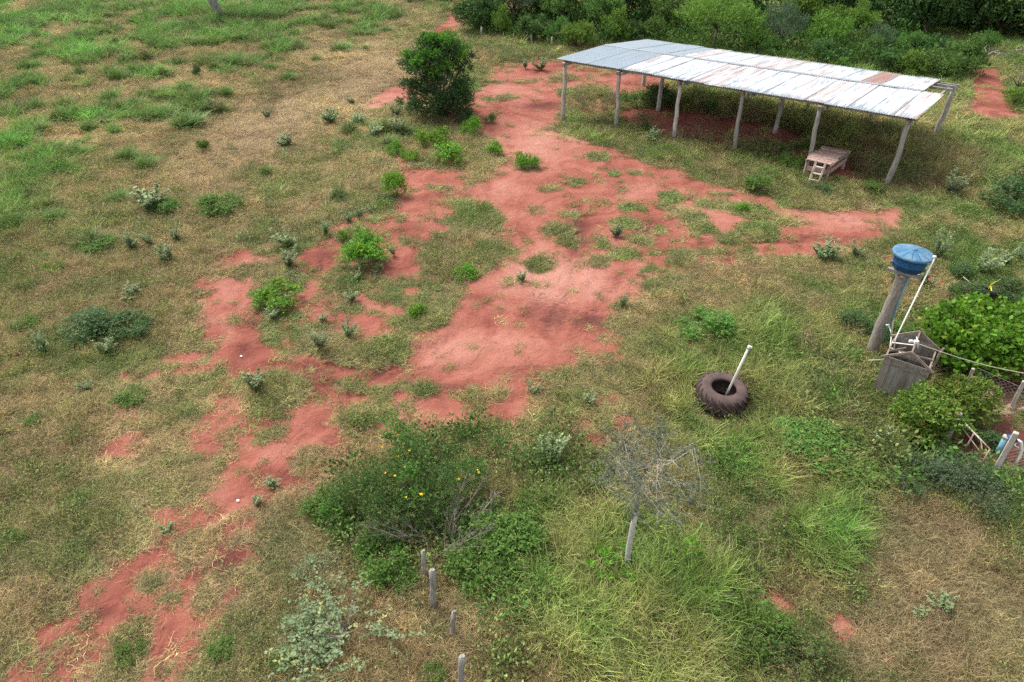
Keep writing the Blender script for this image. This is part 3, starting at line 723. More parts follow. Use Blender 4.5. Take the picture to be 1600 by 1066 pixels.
def scatter(name, coll, x, y, z, size, tint, seed, tilt=0.15):
    n = len(x); r = np.random.default_rng(seed)
    me = bpy.data.meshes.new(name)
    me.vertices.add(n); me.vertices.foreach_set('co', np.stack([x, y, z], -1).astype(np.float32).ravel())
    a = me.attributes.new('pick', 'INT', 'POINT'); a.data.foreach_set('value', r.integers(0, len(coll.objects), n).astype(np.int32))
    a = me.attributes.new('turn', 'FLOAT_VECTOR', 'POINT'); a.data.foreach_set('vector', np.stack([r.normal(0, tilt, n), r.normal(0, tilt, n), r.uniform(0, 6.283, n)], -1).astype(np.float32).ravel())
    a = me.attributes.new('size', 'FLOAT_VECTOR', 'POINT'); a.data.foreach_set('vector', size.astype(np.float32).ravel())
    a = me.attributes.new('tint', 'FLOAT_COLOR', 'POINT'); a.data.foreach_set('color', np.concatenate([tint, np.ones((n, 1))], 1).astype(np.float32).ravel())
    me.materials.append(M['grass'])
    o = link(name, me)
    md = o.modifiers.new('scatter', 'NODES'); md.node_group = scatter_group(coll)
    return o

def candidates():
    X = []; Yy = []; S = []
    for y0, y1, st in ((3.6, 16, .165), (16, 26, .19), (26, 40, .25), (40, 60, .36), (60, 95, .5)):
        xs = np.arange(-84, 84, st); ys = np.arange(y0, y1, st)
        a, b = np.meshgrid(xs, ys); a = a.ravel(); b = b.ravel()
        a = a + RNG.uniform(-.55, .55, a.size) * st; b = b + RNG.uniform(-.55, .55, b.size) * st
        d = b * CP + CAM_H * SP
        k = np.abs(a) < 0.76 * d + 7.0
        X.append(a[k]); Yy.append(b[k]); S.append(np.full(k.sum(), st))
    return np.concatenate(X), np.concatenate(Yy), np.concatenate(S)
X, YY, ST = candidates()
Bv = barefield(X, YY, gridlook(BF, X, YY))
gz, hzv = zone(X, YY)
keep = RNG.uniform(0, 1, X.size) > sstep(-0.45, 0.42, Bv)
keep |= (RNG.uniform(0, 1, X.size) < 0.035)                  # stray tufts on the bare earth
# thinner on the trodden, half bare places
X, YY, ST, gz, hzv, Bv = (a[keep] for a in (X, YY, ST, gz, hzv, Bv))
thin = sstep(-0.9, 0.1, Bv)
big = fbm(X / 2.6, YY / 2.6, 41, 4, 0.6) - 0.5
mid = fbm(X / 0.9, YY / 0.9, 51, 3, 0.6) - 0.5
far_l = sstep(-2, -14, X) * sstep(24, 40, YY)
# the pasture on the left grows in tussocks: greenness there breaks into clumps
cl = vn(X / 2.6 + 3, YY / 3.0, 61) * .5 + vn(X / 1.05, YY / 1.15, 62) * .5
tus = sstep(-.06, .06, cl - (.82 - .44 * gz))
gg = np.clip(gz + 1.15 * big + 0.7 * mid, 0, 1) * (1 - far_l) + far_l * np.clip(.10 + .8 * tus * np.clip(gz * 3, .3, 1) + .35 * mid, 0, 1)
hum = fbm(X / 0.75, YY / 0.55, 91, 3, .6)
ZX = hgt(X, YY)
dry = np.array([[0.33, 0.25, 0.13]]); dry2 = np.array([[0.235, 0.17, 0.09]]); olive = np.array([[0.165, 0.168, 0.066]]); green = np.array([[0.105, 0.165, 0.042]]); lush = np.array([[0.092, 0.175, 0.044]])
t = gg[:, None]
dd = dry * (0.5 + mid[:, None] * 1.2).clip(0, 1) + dry2 * (0.5 - mid[:, None] * 1.2).clip(0, 1)
tint = np.where(t < .45, dd + (olive - dd) * (t / .45), np.where(t < .75, olive + (green - olive) * ((t - .45) / .3), green + (lush - green) * ((t - .75) / .25)))
tint = tint * 1.85 * RNG.uniform(.6, 1.4, (X.size, 1)) * (.62 + .76 * hum[:, None]) * (1 + far_l[:, None] * (vn(X / 3.1, YY / 3.7, 71)[:, None] - .5) * .6)
tint = tint * (.72 + .56 * fbm(X / 5.5, YY / 5.5, 95, 3)[:, None])
nr = (sstep(20, 12, YY) * sstep(.34, .12, gz))[:, None]
tint = tint * (1 - nr * np.array([[.22, .16, .10]]))
straw = (sstep(.22, .05, gz) * (YY > 26))[:, None]
tint = tint * (1 - straw * .85) + straw * .85 * np.array([[0.52, 0.40, 0.25]]) * RNG.uniform(.8, 1.2, (X.size, 1))
u = RNG.uniform(0, 1, X.size)
hscale = hzv * 1.15 * (1 - .6 * thin) * (.3 + 1.4 * hum) * (1 + far_l * (tus - .35) * 1.0)
talln = np.clip((hzv - .27) * 3.2, 0, .75) * (gg > .28) + far_l * tus * .35 * (gz > .3)
is_tall = u < talln * (1 - .8 * thin)
is_weed = (~is_tall) & (u > 1 - (.16 + .35 * np.clip(big * 3, 0, 1)) * (gz > .2) * (1 - straw[:, 0]))
is_short = ~(is_tall | is_weed)
spread = (ST / .2) ** .75
def sz(k, base, hmul):
    s = spread[k] * base * RNG.uniform(.75, 1.25, k.sum())
    zz = hmul * RNG.uniform(.7, 1.3, k.sum())
    return np.stack([s, s, zz], -1)
tyc = ((X - 6.21) / .84) ** 2 + ((YY - 15.40) / .86) ** 2 < 1
ti_ = ((X - 6.21) / .3) ** 2 + ((YY - 15.45) / .3) ** 2 < 0
is_tall &= ~(((X - 6.21) / 1.05) ** 2 + ((YY - 15.1) / 1.25) ** 2 < 1)
is_tall &= ~tyc; is_short &= ~tyc; is_weed &= ~tyc
o = scatter('dry_grass', c_short, X[is_short], YY[is_short], ZX[is_short], sz(is_short, 1.0, np.clip(hscale[is_short] / .24, .5, 1.5) * (1 + .35 * (spread[is_short] - 1))), tint[is_short], 1, .12)
tag(o, 'short dry grass and green turf covering the red ground', 'grass', kind='stuff')
o = scatter('long_grass', c_tall, X[is_tall], YY[is_tall], ZX[is_tall], sz(is_tall, .95, np.clip(hscale[is_tall] / .75, .3, 1.0)), tint[is_tall] * (1 - far_l[is_tall][:, None] * np.array([[.34, .16, .3]])) * np.array([[1.0, 1.10, .9]]), 2, .22)
tag(o, 'long arching green grass growing in loose swaths', 'grass', kind='stuff')
wt_ = tint[is_weed] * .35 + np.array([[0.10, 0.175, 0.045]]) * .65 * RNG.uniform(.7, 1.25, (is_weed.sum(), 1))
o = scatter('ground_weeds', c_weed, X[is_weed], YY[is_weed], ZX[is_weed], sz(is_weed, .95, np.clip(hscale[is_weed] / .2, .6, 1.6)), wt_, 3, .15)
tag(o, 'small leafy weeds growing through the grass', 'weeds', kind='stuff')

# the green pasture at the far left grows in separate tussocks
c_tus = bpy.data.collections.new('pasture_tussocks')
for i in range(4):
    stash('e_tussock_%d' % i, [blades(200, .40, .5, 1.0, .036, .85, .42, 3, 460 + i, .4), blades(80, .25, .8, 1.15, .032, .5, .3, 3, 480 + i, .4)], M['grass'], c_tus)
tx, tyy = np.meshgrid(np.arange(-74, 2, .95), np.arange(20, 95, 1.0))
r_ = np.random.default_rng(99)
tx = tx.ravel() + r_.uniform(-.45, .45, tx.size); tyy = tyy.ravel() + r_.uniform(-.45, .45, tyy.size)
tg, _ = zone(tx, tyy)
tcl = vn(tx / 2.6 + 3, tyy / 3.0, 61) * .5 + vn(tx / 1.05, tyy / 1.15, 62) * .5
tw_ = sstep(-.05, .07, tcl - (.80 - .42 * tg)) * sstep(-2, -14, tx) * sstep(20, 36, tyy) * (tg > .28)
k = (r_.uniform(0, 1, tx.size) < tw_ * .85) & (np.abs(tx) < .76 * (tyy * CP + CAM_H * SP) + 7) & (barefield(tx, tyy, gridlook(BF, tx, tyy)) < 0)
tx, tyy = tx[k], tyy[k]; n = tx.size
q_ = r_.uniform(.6, 1.25, (n, 1))
tt_ = np.array([[0.105, 0.20, 0.048]]) * (.6 + .9 * vn(tx / 2.1, tyy / 2.1, 93)[:, None]) * r_.uniform(.75, 1.3, (n, 1)) * np.concatenate([r_.uniform(.8, 1.35, (n, 1)), np.ones((n, 1)), r_.uniform(.8, 1.2, (n, 1))], 1)
o = scatter('pasture_grass', c_tus, tx, tyy, hgt(tx, tyy), np.concatenate([q_, q_, r_.uniform(.55, 1.05, (n, 1))], 1), tt_, 15, .12)
tag(o, 'bright green pasture grass growing in dense tussocks at the upper left', 'grass', kind='stuff')

def in_poly(pts, step, seed, jitter=.5):
    pl = poly(*pts); r = np.random.default_rng(seed)
    a, b = np.meshgrid(np.arange(pl[:, 0].min(), pl[:, 0].max(), step), np.arange(pl[:, 1].min(), pl[:, 1].max(), step))
    a = a.ravel() + r.uniform(-jitter, jitter, a.size) * step; b = b.ravel() + r.uniform(-jitter, jitter, b.size) * step
    k = sdf(a, b, pl) > 0
    return a[k], b[k]

# tall brown stalks and weeds along and under the shed, and by the hut
SX = []; SY = []
for pts, st, pr in (([(1010, 140), (1130, 158), (1290, 185), (1430, 210), (1440, 250), (1350, 240), (1240, 205), (1100, 178), (1000, 165)], .48, .55), ([(900, 195), (965, 205), (1060, 228), (1150, 240), (1250, 262), (1250, 250), (1150, 222), (1050, 205), (960, 188)], .45, .6),
                    ([(1320, 235), (1430, 240), (1540, 235), (1540, 290), (1430, 300), (1340, 285)], .45, .75), ([(1240, 540), (1330, 520), (1360, 620), (1330, 680), (1260, 640)], .4, .45), ([(400, 150), (420, 140), (440, 150), (446, 172), (425, 184), (398, 178)], .4, .42),
                    ([(900, 150), (1000, 150), (1010, 170), (900, 185)], .5, .4), ([(740, 80), (860, 85), (850, 98), (740, 110)], .8, .5)):
    a, b = in_poly(pts, st, len(SX) + 5)
    k = np.random.default_rng(len(SX)).uniform(0, 1, a.size) < pr
    SX.append(a[k]); SY.append(b[k])
SX = np.concatenate(SX); SY = np.concatenate(SY)
n = SX.size
tm = fbm(SX / 1.7, SY / 1.7, 77, 3)[:, None]
st_t = (np.array([[0.20, 0.15, 0.085]]) * (1 - sstep(.4, .6, tm)) + np.array([[0.075, 0.12, 0.035]]) * sstep(.4, .6, tm)) * RNG.uniform(.7, 1.3, (n, 1))
s_ = RNG.uniform(.8, 1.3, (n, 1))
o = scatter('tall_stalks', c_stalk, SX, SY, hgt(SX, SY), np.concatenate([s_, s_, RNG.uniform(.45, .9, (n, 1))], 1), st_t, 4, .12)
tag(o, 'tall brown seeding weeds standing along and under the shed', 'weeds', kind='stuff')

WX = []; WY = []; WS = []
for pts, st, pr, sc in (([(560, 655), (860, 650), (960, 700), (940, 800), (880, 900), (860, 1066), (760, 1066), (760, 900), (600, 900), (500, 830)], .28, .78, 1.5), ([(880, 780), (1120, 850), (1230, 960), (1250, 1066), (860, 1066)], .36, .35, 1.4), ([(1180, 560), (1340, 560), (1370, 700), (1300, 760), (1200, 700)], .36, .5, 1.6),
                        ([(1330, 500), (1420, 500), (1400, 640), (1330, 700)], .34, .6, 1.6), ([(1380, 690), (1480, 700), (1600, 740), (1600, 790), (1400, 770)], .3, .8, 1.8), ([(1470, 590), (1620, 560), (1640, 740), (1530, 745), (1490, 660)], .34, .75, 1.7), ([(400, 380), (600, 300), (700, 480), (480, 560)], .5, .3, 1.1)):
    a, b = in_poly(pts, st, len(WX) + 45); r_ = np.random.default_rng(len(WX) + 3)
    k = (r_.uniform(0, 1, a.size) < pr) & (fbm(a / 1.2, b / 1.2, 83, 3) > .39) & (barefield(a, b, gridlook(BF, a, b)) < -.1)
    WX.append(a[k]); WY.append(b[k]); WS.append(np.full(k.sum(), sc))
WX = np.concatenate(WX); WY = np.concatenate(WY); WS = np.concatenate(WS)[:, None]; n = WX.size
cw = fbm(WX / 1.5, WY / 1.5, 87, 3)[:, None]
wt2 = (np.array([[0.085, 0.17, 0.042]]) * sstep(.38, .6, cw) + np.array([[0.15, 0.185, 0.065]]) * (1 - sstep(.38, .6, cw))) * 1.35 * RNG.uniform(.65, 1.35, (n, 1))
q_ = WS * RNG.uniform(.7, 1.3, (n, 1))
o = scatter('leafy_weeds', c_weed, WX, WY, hgt(WX, WY), np.concatenate([q_, q_, q_ * RNG.uniform(.9, 1.7, (n, 1))], 1), wt2, 14, .2)
tag(o, 'leafy green weeds crowding between the bushes and the grass', 'weeds', kind='stuff')

# pale downy seedlings between the bigger silver plants
a, b = in_poly([(180, 360), (400, 190), (620, 170), (720, 320), (640, 520), (520, 570), (420, 560), (330, 400), (150, 560), (40, 620), (40, 480)], .62, 131)
r_ = np.random.default_rng(12)
k = (r_.uniform(0, 1, a.size) < .16) & (vn(a / 3, b / 3, 33) > .42) & (barefield(a, b, gridlook(BF, a, b)) < .3)
a, b = a[k], b[k]; n = a.size
q_ = r_.uniform(.5, 1.3, (n, 1))
o = scatter('downy_seedlings', c_weed, a, b, hgt(a, b), np.concatenate([q_ * .8, q_ * .8, q_ * r_.uniform(1.0, 2.4, (n, 1))], 1), np.array([[0.22, 0.28, 0.145]]) * r_.uniform(.6, 1.25, (n, 1)), 21, .25)
tag(o, 'pale downy seedlings strewn over the weedy slope left of the red earth', 'seedlings', kind='stuff')

# ------------------------------------------------------------------ the open shed
FL = Vector((3.10, 41.62, 0)); FR = Vector((18.33, 31.48, 0)); RR = Vector((24.28, 38.67, 0)); RL = Vector((9.05, 48.5, 0))
shed = thing('open_shed', 'long open shed with a low gabled roof of rusty white corrugated sheets on log posts', 'shed', FL)
def S(v): return Vector(v) - FL
def log(a, b, r0, r1, seed, wob=0.05, n=10, k=7):
    rr = random.Random(seed); mb = MB(); a = Vector(a); b = Vector(b); pts = []; rad = []
    for i in range(k):
        t = i / (k - 1)
        w = math.sin(t * math.pi) * wob
        pts.append(a.lerp(b, t) + Vector((rr.uniform(-w, w), rr.uniform(-w, w), 0)))
        rad.append((r0 + (r1 - r0) * t) * rr.uniform(.92, 1.08))
    return mb.tube(pts, rad, n)
fbase = [(879.5, 186), (963, 202), (1053, 220.5), (1147, 237.5), (1261, 266), (1385, 291)]
ftop = [(883, 100), (968, 114), (1063, 129), (1161, 145), (1282, 166), (1421, 189)]
heads = []
for i, (b, t) in enumerate(zip(fbase, ftop)):
    p = P(*b); q = Y(*t, p.y); q.z = 3.2
    heads.append(q)
    log(S((p.x, p.y, -.3)), S(q), .118 if i < 5 else .14, .10 if i < 5 else .115, 10 + i, .05).obj('post', M['post'], shed, True)
    d = (FR - FL).normalized()
    mb = MB(); mb.bar(S(q + Vector((-.15, -.28, .02))), S(q + Vector((.12, .30, .02))), .16, .17)
    mb.obj('bearer_block', M['batten'], shed)
for i in range(6):
    p = RL.lerp(RR, i / 5)
    if i == 5: p = P(1460, 212)
    log(S((p.x, p.y, -.3)), S((p.x + (.15 if i == 5 else .05), p.y, 2.72)), .15, .12, 30 + i, .05).obj('post', M['post'], shed, True)
for i in (0, 1, 3, 5):
    p = (RL.lerp(RR, i / 5) + FL.lerp(FR, i / 5)) / 2
    if i in (0, 5): continue
    log(S((p.x, p.y, -.3)), S((p.x + .05, p.y, 3.3)), .13, .11, 40 + i, .05).obj('post', M['post'], shed, True)
# roof lines: front eave, ridge, rear eave
FE0, FE1 = P(869.5, 92, 3.42), P(1431, 186, 3.42)
RD0, RD1 = P(945, 70.5, 3.72), P(1475, 147, 3.72)
BE0, BE1 = P(1011, 62, 3.0), P(1500, 128.5, 3.0)
for k, (a, b) in enumerate(((FE0, FE1), (FE0.lerp(RD0, .5), FE1.lerp(RD1, .5)), (RD0, RD1), (BE0.lerp(RD0, .5), BE1.lerp(RD1, .5)), (BE0, BE1), (BE0.lerp(RD0, .25), BE1.lerp(RD1, .25)))):
    dz = Vector((0, 0, -.12)); e = (b - a).normalized()
    ins = .35 if k in (0, 4) else 0
    n_ = (RD0 - FE0) if k == 0 else (RD0 - BE0)
    off = Vector((n_.x, n_.y, 0)).normalized() * ins
    MB().bar(S(a + dz + off + e * .2), S(b + dz + off + (e * .05 if k > 2 else e * -.1)), .09, .12).obj('purlin', M['old_wood'], shed)
for i in range(6):                                           # rafters
    t = .03 + .955 * i / 5
    for a, b in ((FE0.lerp(FE1, t), RD0.lerp(RD1, t)), (RD0.lerp(RD1, t), BE0.lerp(BE1, t))):
        MB().bar(S(a + Vector((0, 0, -.24))), S(b + Vector((0, 0, -.24))), .10, .13).obj('rafter', M['old_wood'], shed)
def sheet(a0, a1, b0, b1, i, overl=.03, ncor=9, lift=0.0):
    """one corrugated sheet between ridge points a0, a1 and eave points b0, b1 (world)"""
    m_ = ncor * 4
    vs = []; ac = []; al = []
    zj = random.uniform(-.006, .006); sk = random.uniform(-.05, .05)
    for r in range(4):
        t = r / 3
        for k in range(m_ + 1):
            u = -overl + (1 + 2 * overl) * k / m_
            p = a0.lerp(a1, u).lerp(b0.lerp(b1, u), t if r < 3 else 1 + sk * .5)
            p = p + Vector((0, 0, .02 * math.sin(2 * math.pi * k / 4) + zj + lift + .012 * (i % 2) + random.uniform(-.004, .004)))
            vs.append(S(p)); ac.append(k / m_); al.append(t)
    fs = [(r * (m_ + 1) + k, r * (m_ + 1) + k + 1, (r + 1) * (m_ + 1) + k + 1, (r + 1) * (m_ + 1) + k) for r in range(3) for k in range(m_)]
    return vs, fs, ac, al
NF = 19
for side, (e0, e1) in enumerate(((FE0, FE1), (BE0, BE1))):
    n_ = NF if side == 0 else NF
    for i in range(n_):
        u0, u1 = i / n_, (i + 1) / n_
        if side == 1 and u1 > .965: continue                 # the last rear sheet is missing: bare purlins
        ov = .0 if side == 0 else .0
        vsx, fs, ac, al = sheet(RD0.lerp(RD1, u0), RD0.lerp(RD1, u1), e0.lerp(e1, u0), e0.lerp(e1, u1), i)
        if side == 0: mat = M['roof_grey'] if i < 4 else M['roof_white']
        else: mat = M['roof_grey'] if i < 5 else (M['roof_rust'] if i in (15,) else M['roof_white'])
        me = np_mesh('roof_sheet', np.array([list(v) for v in vsx]), np.array(fs), mat, {'across': ac, 'along': al})
        sh = link('roof_sheet', me, shed)
        if mat == M['roof_rust']: sh['label'] = 'rust brown roof sheet on the rear slope'
for i in range(NF):                                          # ridge capping, piece by piece
    u0, u1 = i / NF, min((i + 1) / NF + .004, 1)
    mb = MB(); a = RD0.lerp(RD1, u0); b = RD0.lerp(RD1, u1)
    fr = (FE0 - RD0).normalized() * .16; bk = (BE0 - RD0).normalized() * .16; up = Vector((0, 0, .035 + .004 * (i % 2)))
    q = [a + fr + Vector((0, 0, .03)), a + up, a + bk + Vector((0, 0, .03)), b + fr + Vector((0, 0, .03)), b + up, b + bk + Vector((0, 0, .03))]
    mb.add([S(p) for p in q], [(0, 3, 4, 1), (1, 4, 5, 2)])
    if i < NF - 1: mb.obj('ridge_cap', M['ridge'], shed)

# ------------------------------------------------------------------ platform and ladder under the shed
T0, T1, T2, T3 = P(1260, 249, .95), P(1298, 258, .95), P(1328, 236, .95), P(1288, 228.5, .95)
tb = thing('wooden_platform', 'low platform of worn reddish boards under the right end of the shed', 'platform', (T0.x, T0.y, 0))
tb0 = Vector((T0.x, T0.y, 0))
nb = 8
for i in range(nb):
    a = T0.lerp(T3, (i + .5) / nb); b = T1.lerp(T2, (i + .5) / nb)
    e = (b - a).normalized()
    w = (T3 - T0).length / nb
    MB().bar(a - e * random.uniform(.0, .12) - tb0, b + e * random.uniform(-.05, .12) - tb0 + Vector((0, 0, random.uniform(-.015, .015))), w * random.uniform(.88, .97), .045).obj('board', M['deck'], tb)
for a, b in ((T0, T3), (T1, T2)):
    MB().bar(a - tb0 - Vector((0, 0, .09)), b - tb0 - Vector((0, 0, .09)), .08, .12).obj('joist', M['batten'], tb)
for p in (T0.lerp(T2, .04), T1.lerp(T3, .06), T2.lerp(T0, .06), T3.lerp(T1, .06)):
    MB().bar(Vector((p.x, p.y, -.1)) - tb0, Vector((p.x, p.y, .80)) - tb0, .12, .12, (0, 1, 0)).obj('leg', M['deck'], tb)
for a, b in ((T0, T1), (T1, T2)):                            # boarded skirt under the top
    a = a.lerp(b, .1); b = b.lerp(a, .1)
    MB().bar(Vector((a.x, a.y, .55)) - tb0, Vector((b.x, b.y, .55)) - tb0, .03, .22).obj('side_board', M['deck'], tb)
la, lb = Y(1278, 254, T0.lerp(T1, .45).y - .05), Y(1290, 255, T0.lerp(T1, .75).y - .05)
la = T0.lerp(T1, .42) + Vector((-.06, -.1, .08)); lb = T0.lerp(T1, .80) + Vector((-.06, -.1, .08))
out_d = Vector((-.30, -.42, 0))
ld = thing('wooden_ladder', 'short whitish wooden ladder leaning on the front of the platform', 'ladder', (la.x + out_d.x, la.y + out_d.y, 0))
l0 = ld.location.copy()
fa = Vector((la.x, la.y, 0)) + out_d; fb = Vector((lb.x, lb.y, 0)) + out_d
for a, b in ((fa, la), (fb, lb)):
    MB().bar(a - l0, b - l0, .06, .08, (1, 0, 0)).obj('rail', M['rust_white'], ld)
for t in (.22, .5, .78):
    MB().bar(fa.lerp(la, t) - l0, fb.lerp(lb, t) - l0, .09, .045).obj('rung', M['rust_white'], ld)

# ------------------------------------------------------------------ tractor tyre and the white pipe in it
tc_ = Vector((6.21, 15.45, 0)); tc_.z = hz(6.21, 15.45) + .01
ty = thing('tractor_tyre', 'big tractor tyre dusted with red earth lying flat in green grass', 'tyre', tc_)
ty.rotation_euler = (math.radians(3), math.radians(2), 0); ty.scale = (1, 1, 1.12)
R0, Wd = .74, .56
prof = [(.36, .08), (.37, .03), (.44, .01), (.55, .0), (.64, .02), (.70, .07), (.715, .14), (.715, .28), (.715, .42), (.70, .49), (.64, .54), (.55, .56), (.44, .55), (.37, .53), (.36, .48), (.40, .46), (.52, .47), (.62, .42), (.66, .28), (.62, .14), (.52, .09), (.40, .10)]
MB().lathe(prof, 64, closed=True).obj('casing', M['tyre'], ty, True)
lug = MB()
NL = 21
for h0, h1, tw in ((.30, .57, .26), (.26, -.01, .26)):
    pass
def lug_mesh(up):
    mb = MB(); k = 6; secs = []
    for i in range(k):
        t = i / (k - 1)
        z = (.275 + .275 * t) if up else (.285 - .275 * t)
        a = (.04 - .36 * t)
        r_out = .775 if t < .75 else .775 - (t - .75) * .34
        r_in = .70 if t < .8 else .67
        w = .040 + .016 * t
        secs.append([(r_in, a - w, z), (r_out, a - w * .7, z), (r_out, a + w * .7, z), (r_in, a + w, z)])
    vs = [(r * math.cos(an), r * math.sin(an), z) for s in secs for r, an, z in s]
    fs = []
    for i in range(k - 1):
        for j in range(3):
            fs.append((i * 4 + j, i * 4 + j + 1, i * 4 + 5 + j, i * 4 + 4 + j))
    fs += [(0, 3, 2, 1), (k * 4 - 4, k * 4 - 3, k * 4 - 2, k * 4 - 1)]
    mb.add(vs, fs)
    return mb.mesh('lug', M['tyre'])
lu, ld_ = lug_mesh(True), lug_mesh(False)
for i in range(NL):
    link('lug', lu, ty, rot=(0, 0, 2 * math.pi * i / NL))
    link('lug', ld_, ty, rot=(0, 0, 2 * math.pi * (i + .5) / NL))
pb = Vector((6.26, 15.36, .02)); pt = Y(1171, 541, 15.25)
wp = thing('white_pipe', 'white plastic pipe standing slanted in the big tractor tyre', 'pipe', pb)
MB().tube([Vector((0, 0, 0)), (pt - pb) * .5, pt - pb], .033, 12).obj('tube', M['pvc'], wp, True)
dcap = (pt - pb).normalized()
MB().tube([pt - pb - dcap * .10, pt - pb - dcap * .02, pt - pb + dcap * .012], [.046, .046, .04], 12).obj('cap', M['pvc'], wp, True)
MB().tube([pt - pb - dcap * .05, pt - pb - dcap * .05 + Vector((.085, -.02, .02))], .036, 10).obj('elbow', M['pvc'], wp, True)

# ------------------------------------------------------------------ the log with the blue water tank
pbse = G(1358, 556); ptop = Vector((11.80, 17.85, 3.10))
pl_ = thing('log_pole', 'thick leaning palm log carrying the blue water tank', 'pole', pbse)
log(Vector((0, 0, -.4)), ptop - pbse,  .188, .165, 77, .03, 14, 10).obj('trunk', M['pole'], pl_, True)
u_ = Vector((.80, -.60, 0)).normalized(); v_ = Vector((.60, .80, 0)).normalized()
tc = Vector((11.90, 17.93, 3.10))
for s, l in ((-.28, .47), (.24, .50)):
    MB().bar(tc - u_ * l + v_ * s + Vector((0, 0, .045)) - pbse, tc + u_ * l + v_ * s + Vector((0, 0, .045)) - pbse, .13, .08).obj('support_plank', M['plank'], pl_)
MB().bar(tc - v_ * .5 + Vector((0, 0, -.045)) - pbse, tc + v_ * .5 + Vector((0, 0, -.045)) - pbse, .12, .09).obj('support_plank', M['plank'], pl_)
bl = Y(1405, 468, 17.72); bl2 = Y(1383, 532, 17.70)
MB().tube([Y(1423, 428, 17.74) - pbse, bl - pbse, bl2 - pbse], .03, 8).obj('blue_pipe', M['blue_pipe'], pl_, True)
ho = [Y(1387, 507, 17.60), Y(1390, 512, 17.55), Y(1393, 522, 17.4), Y(1392, 533, 17.2), Y(1390, 545, 17.0)]
MB().tube([p - pbse for p in ho], .018, 8).obj('hose', M['pvc'], pl_, True)
MB().tube([Y(1384, 508, 17.6) - pbse, Y(1390, 508, 17.58) - pbse], .03, 8).obj('valve', M['pvc'], pl_, True)

tk = thing('water_tank', 'round blue plastic water tank with a faded ribbed lid on top of the log', 'water tank', tc + Vector((0, 0, .095)))
tk.rotation_euler = (0, math.radians(1.5), 0)
tp = [(.0, .0), (.40, .0), (.425, .02), (.447, .16), (.455, .165), (.458, .18), (.452, .19), (.485, .46), (.50, .47), (.505, .49), (.50, .50)]
MB().lathe(tp, 64).obj('body', M['blue'], tk, True)
NR = 12
lv = []; lf = []
prof = [(.565, .455), (.57, .50), (.555, .525), (.50, .535), (.30, .585), (.12, .615), (.06, .63), (.0, .632)]
nn = 96
for r, z in prof:
    for k in range(nn):
        ph = (k * NR / nn) % 1.0
        groove = -0.018 * math.exp(-((min(ph, 1 - ph) / .07) ** 2)) if .06 < r < .54 else 0
        lv.append((r * math.cos(2 * math.pi * k / nn), r * math.sin(2 * math.pi * k / nn), z + groove))
for i in range(len(prof) - 1):
    for k in range(nn): lf.append((i * nn + k, i * nn + (k + 1) % nn, (i + 1) * nn + (k + 1) % nn, (i + 1) * nn + k))
MB().add(lv, lf).obj('lid', M['lid'], tk, True)
rib = MB().bar((.09, 0, .607), (.50, 0, .522), .016, .018).mesh('rib', M['blue'])
for i in range(NR): link('rib', rib, tk, rot=(0, 0, 2 * math.pi * i / NR))
MB().lathe([(.02, .62), (.085, .62), (.08, .645), (.0, .65)], 20).obj('cap', M['lid'], tk, True)
fc = bpy.data.curves.new('lettering', 'FONT'); fc.body = 'FORTLEV'; fc.size = .155; fc.extrude = .004; fc.align_x = 'CENTER'; fc.shear = .25; fc.space_character = 1.06; fc.offset = .003
fo = bpy.data.objects.new('lettering', fc); COL.objects.link(fo)
dg = bpy.context.evaluated_depsgraph_get(); dg.update()
lme = bpy.data.meshes.new_from_object(fo.evaluated_get(dg)); bpy.data.objects.remove(fo)
ang0 = math.atan2(-17.93, -11.90) + .06
for v in lme.vertices:
    z = .255 + v.co.y
    r = .452 + (z - .19) * .125 + .004 + v.co.z
    a = ang0 + v.co.x / .47
    v.co = (r * math.cos(a), r * math.sin(a), z)
lme.materials.clear(); lme.materials.append(M['lettering'])
link('lettering', lme, tk)

pa = tc + Vector((.46, -.36, .50)) ; pend = Y(1399, 530, 16.2)
dp = thing('drain_pipe', 'thin white plastic pipe slanting from the blue tank down to the wooden hut', 'pipe', (pend.x, pend.y, pend.z))
pa = Y(1461, 402, 17.55); 
MB().tube([tc + Vector((.40, -.32, .60)) - pend, pa - pend + Vector((-.05, 0, .02)), pa - pend, pa.lerp(pend, .5) - pend, Vector((0, 0, 0)), Vector((.03, -.08, -.35))], .021, 10).obj('tube', M['pvc'], dp, True)
MB().tube([pa - pend + Vector((-.06, 0, .02)), pa - pend + Vector((.02, 0, .01))], .036, 10).obj('elbow', M['pvc'], dp, True)

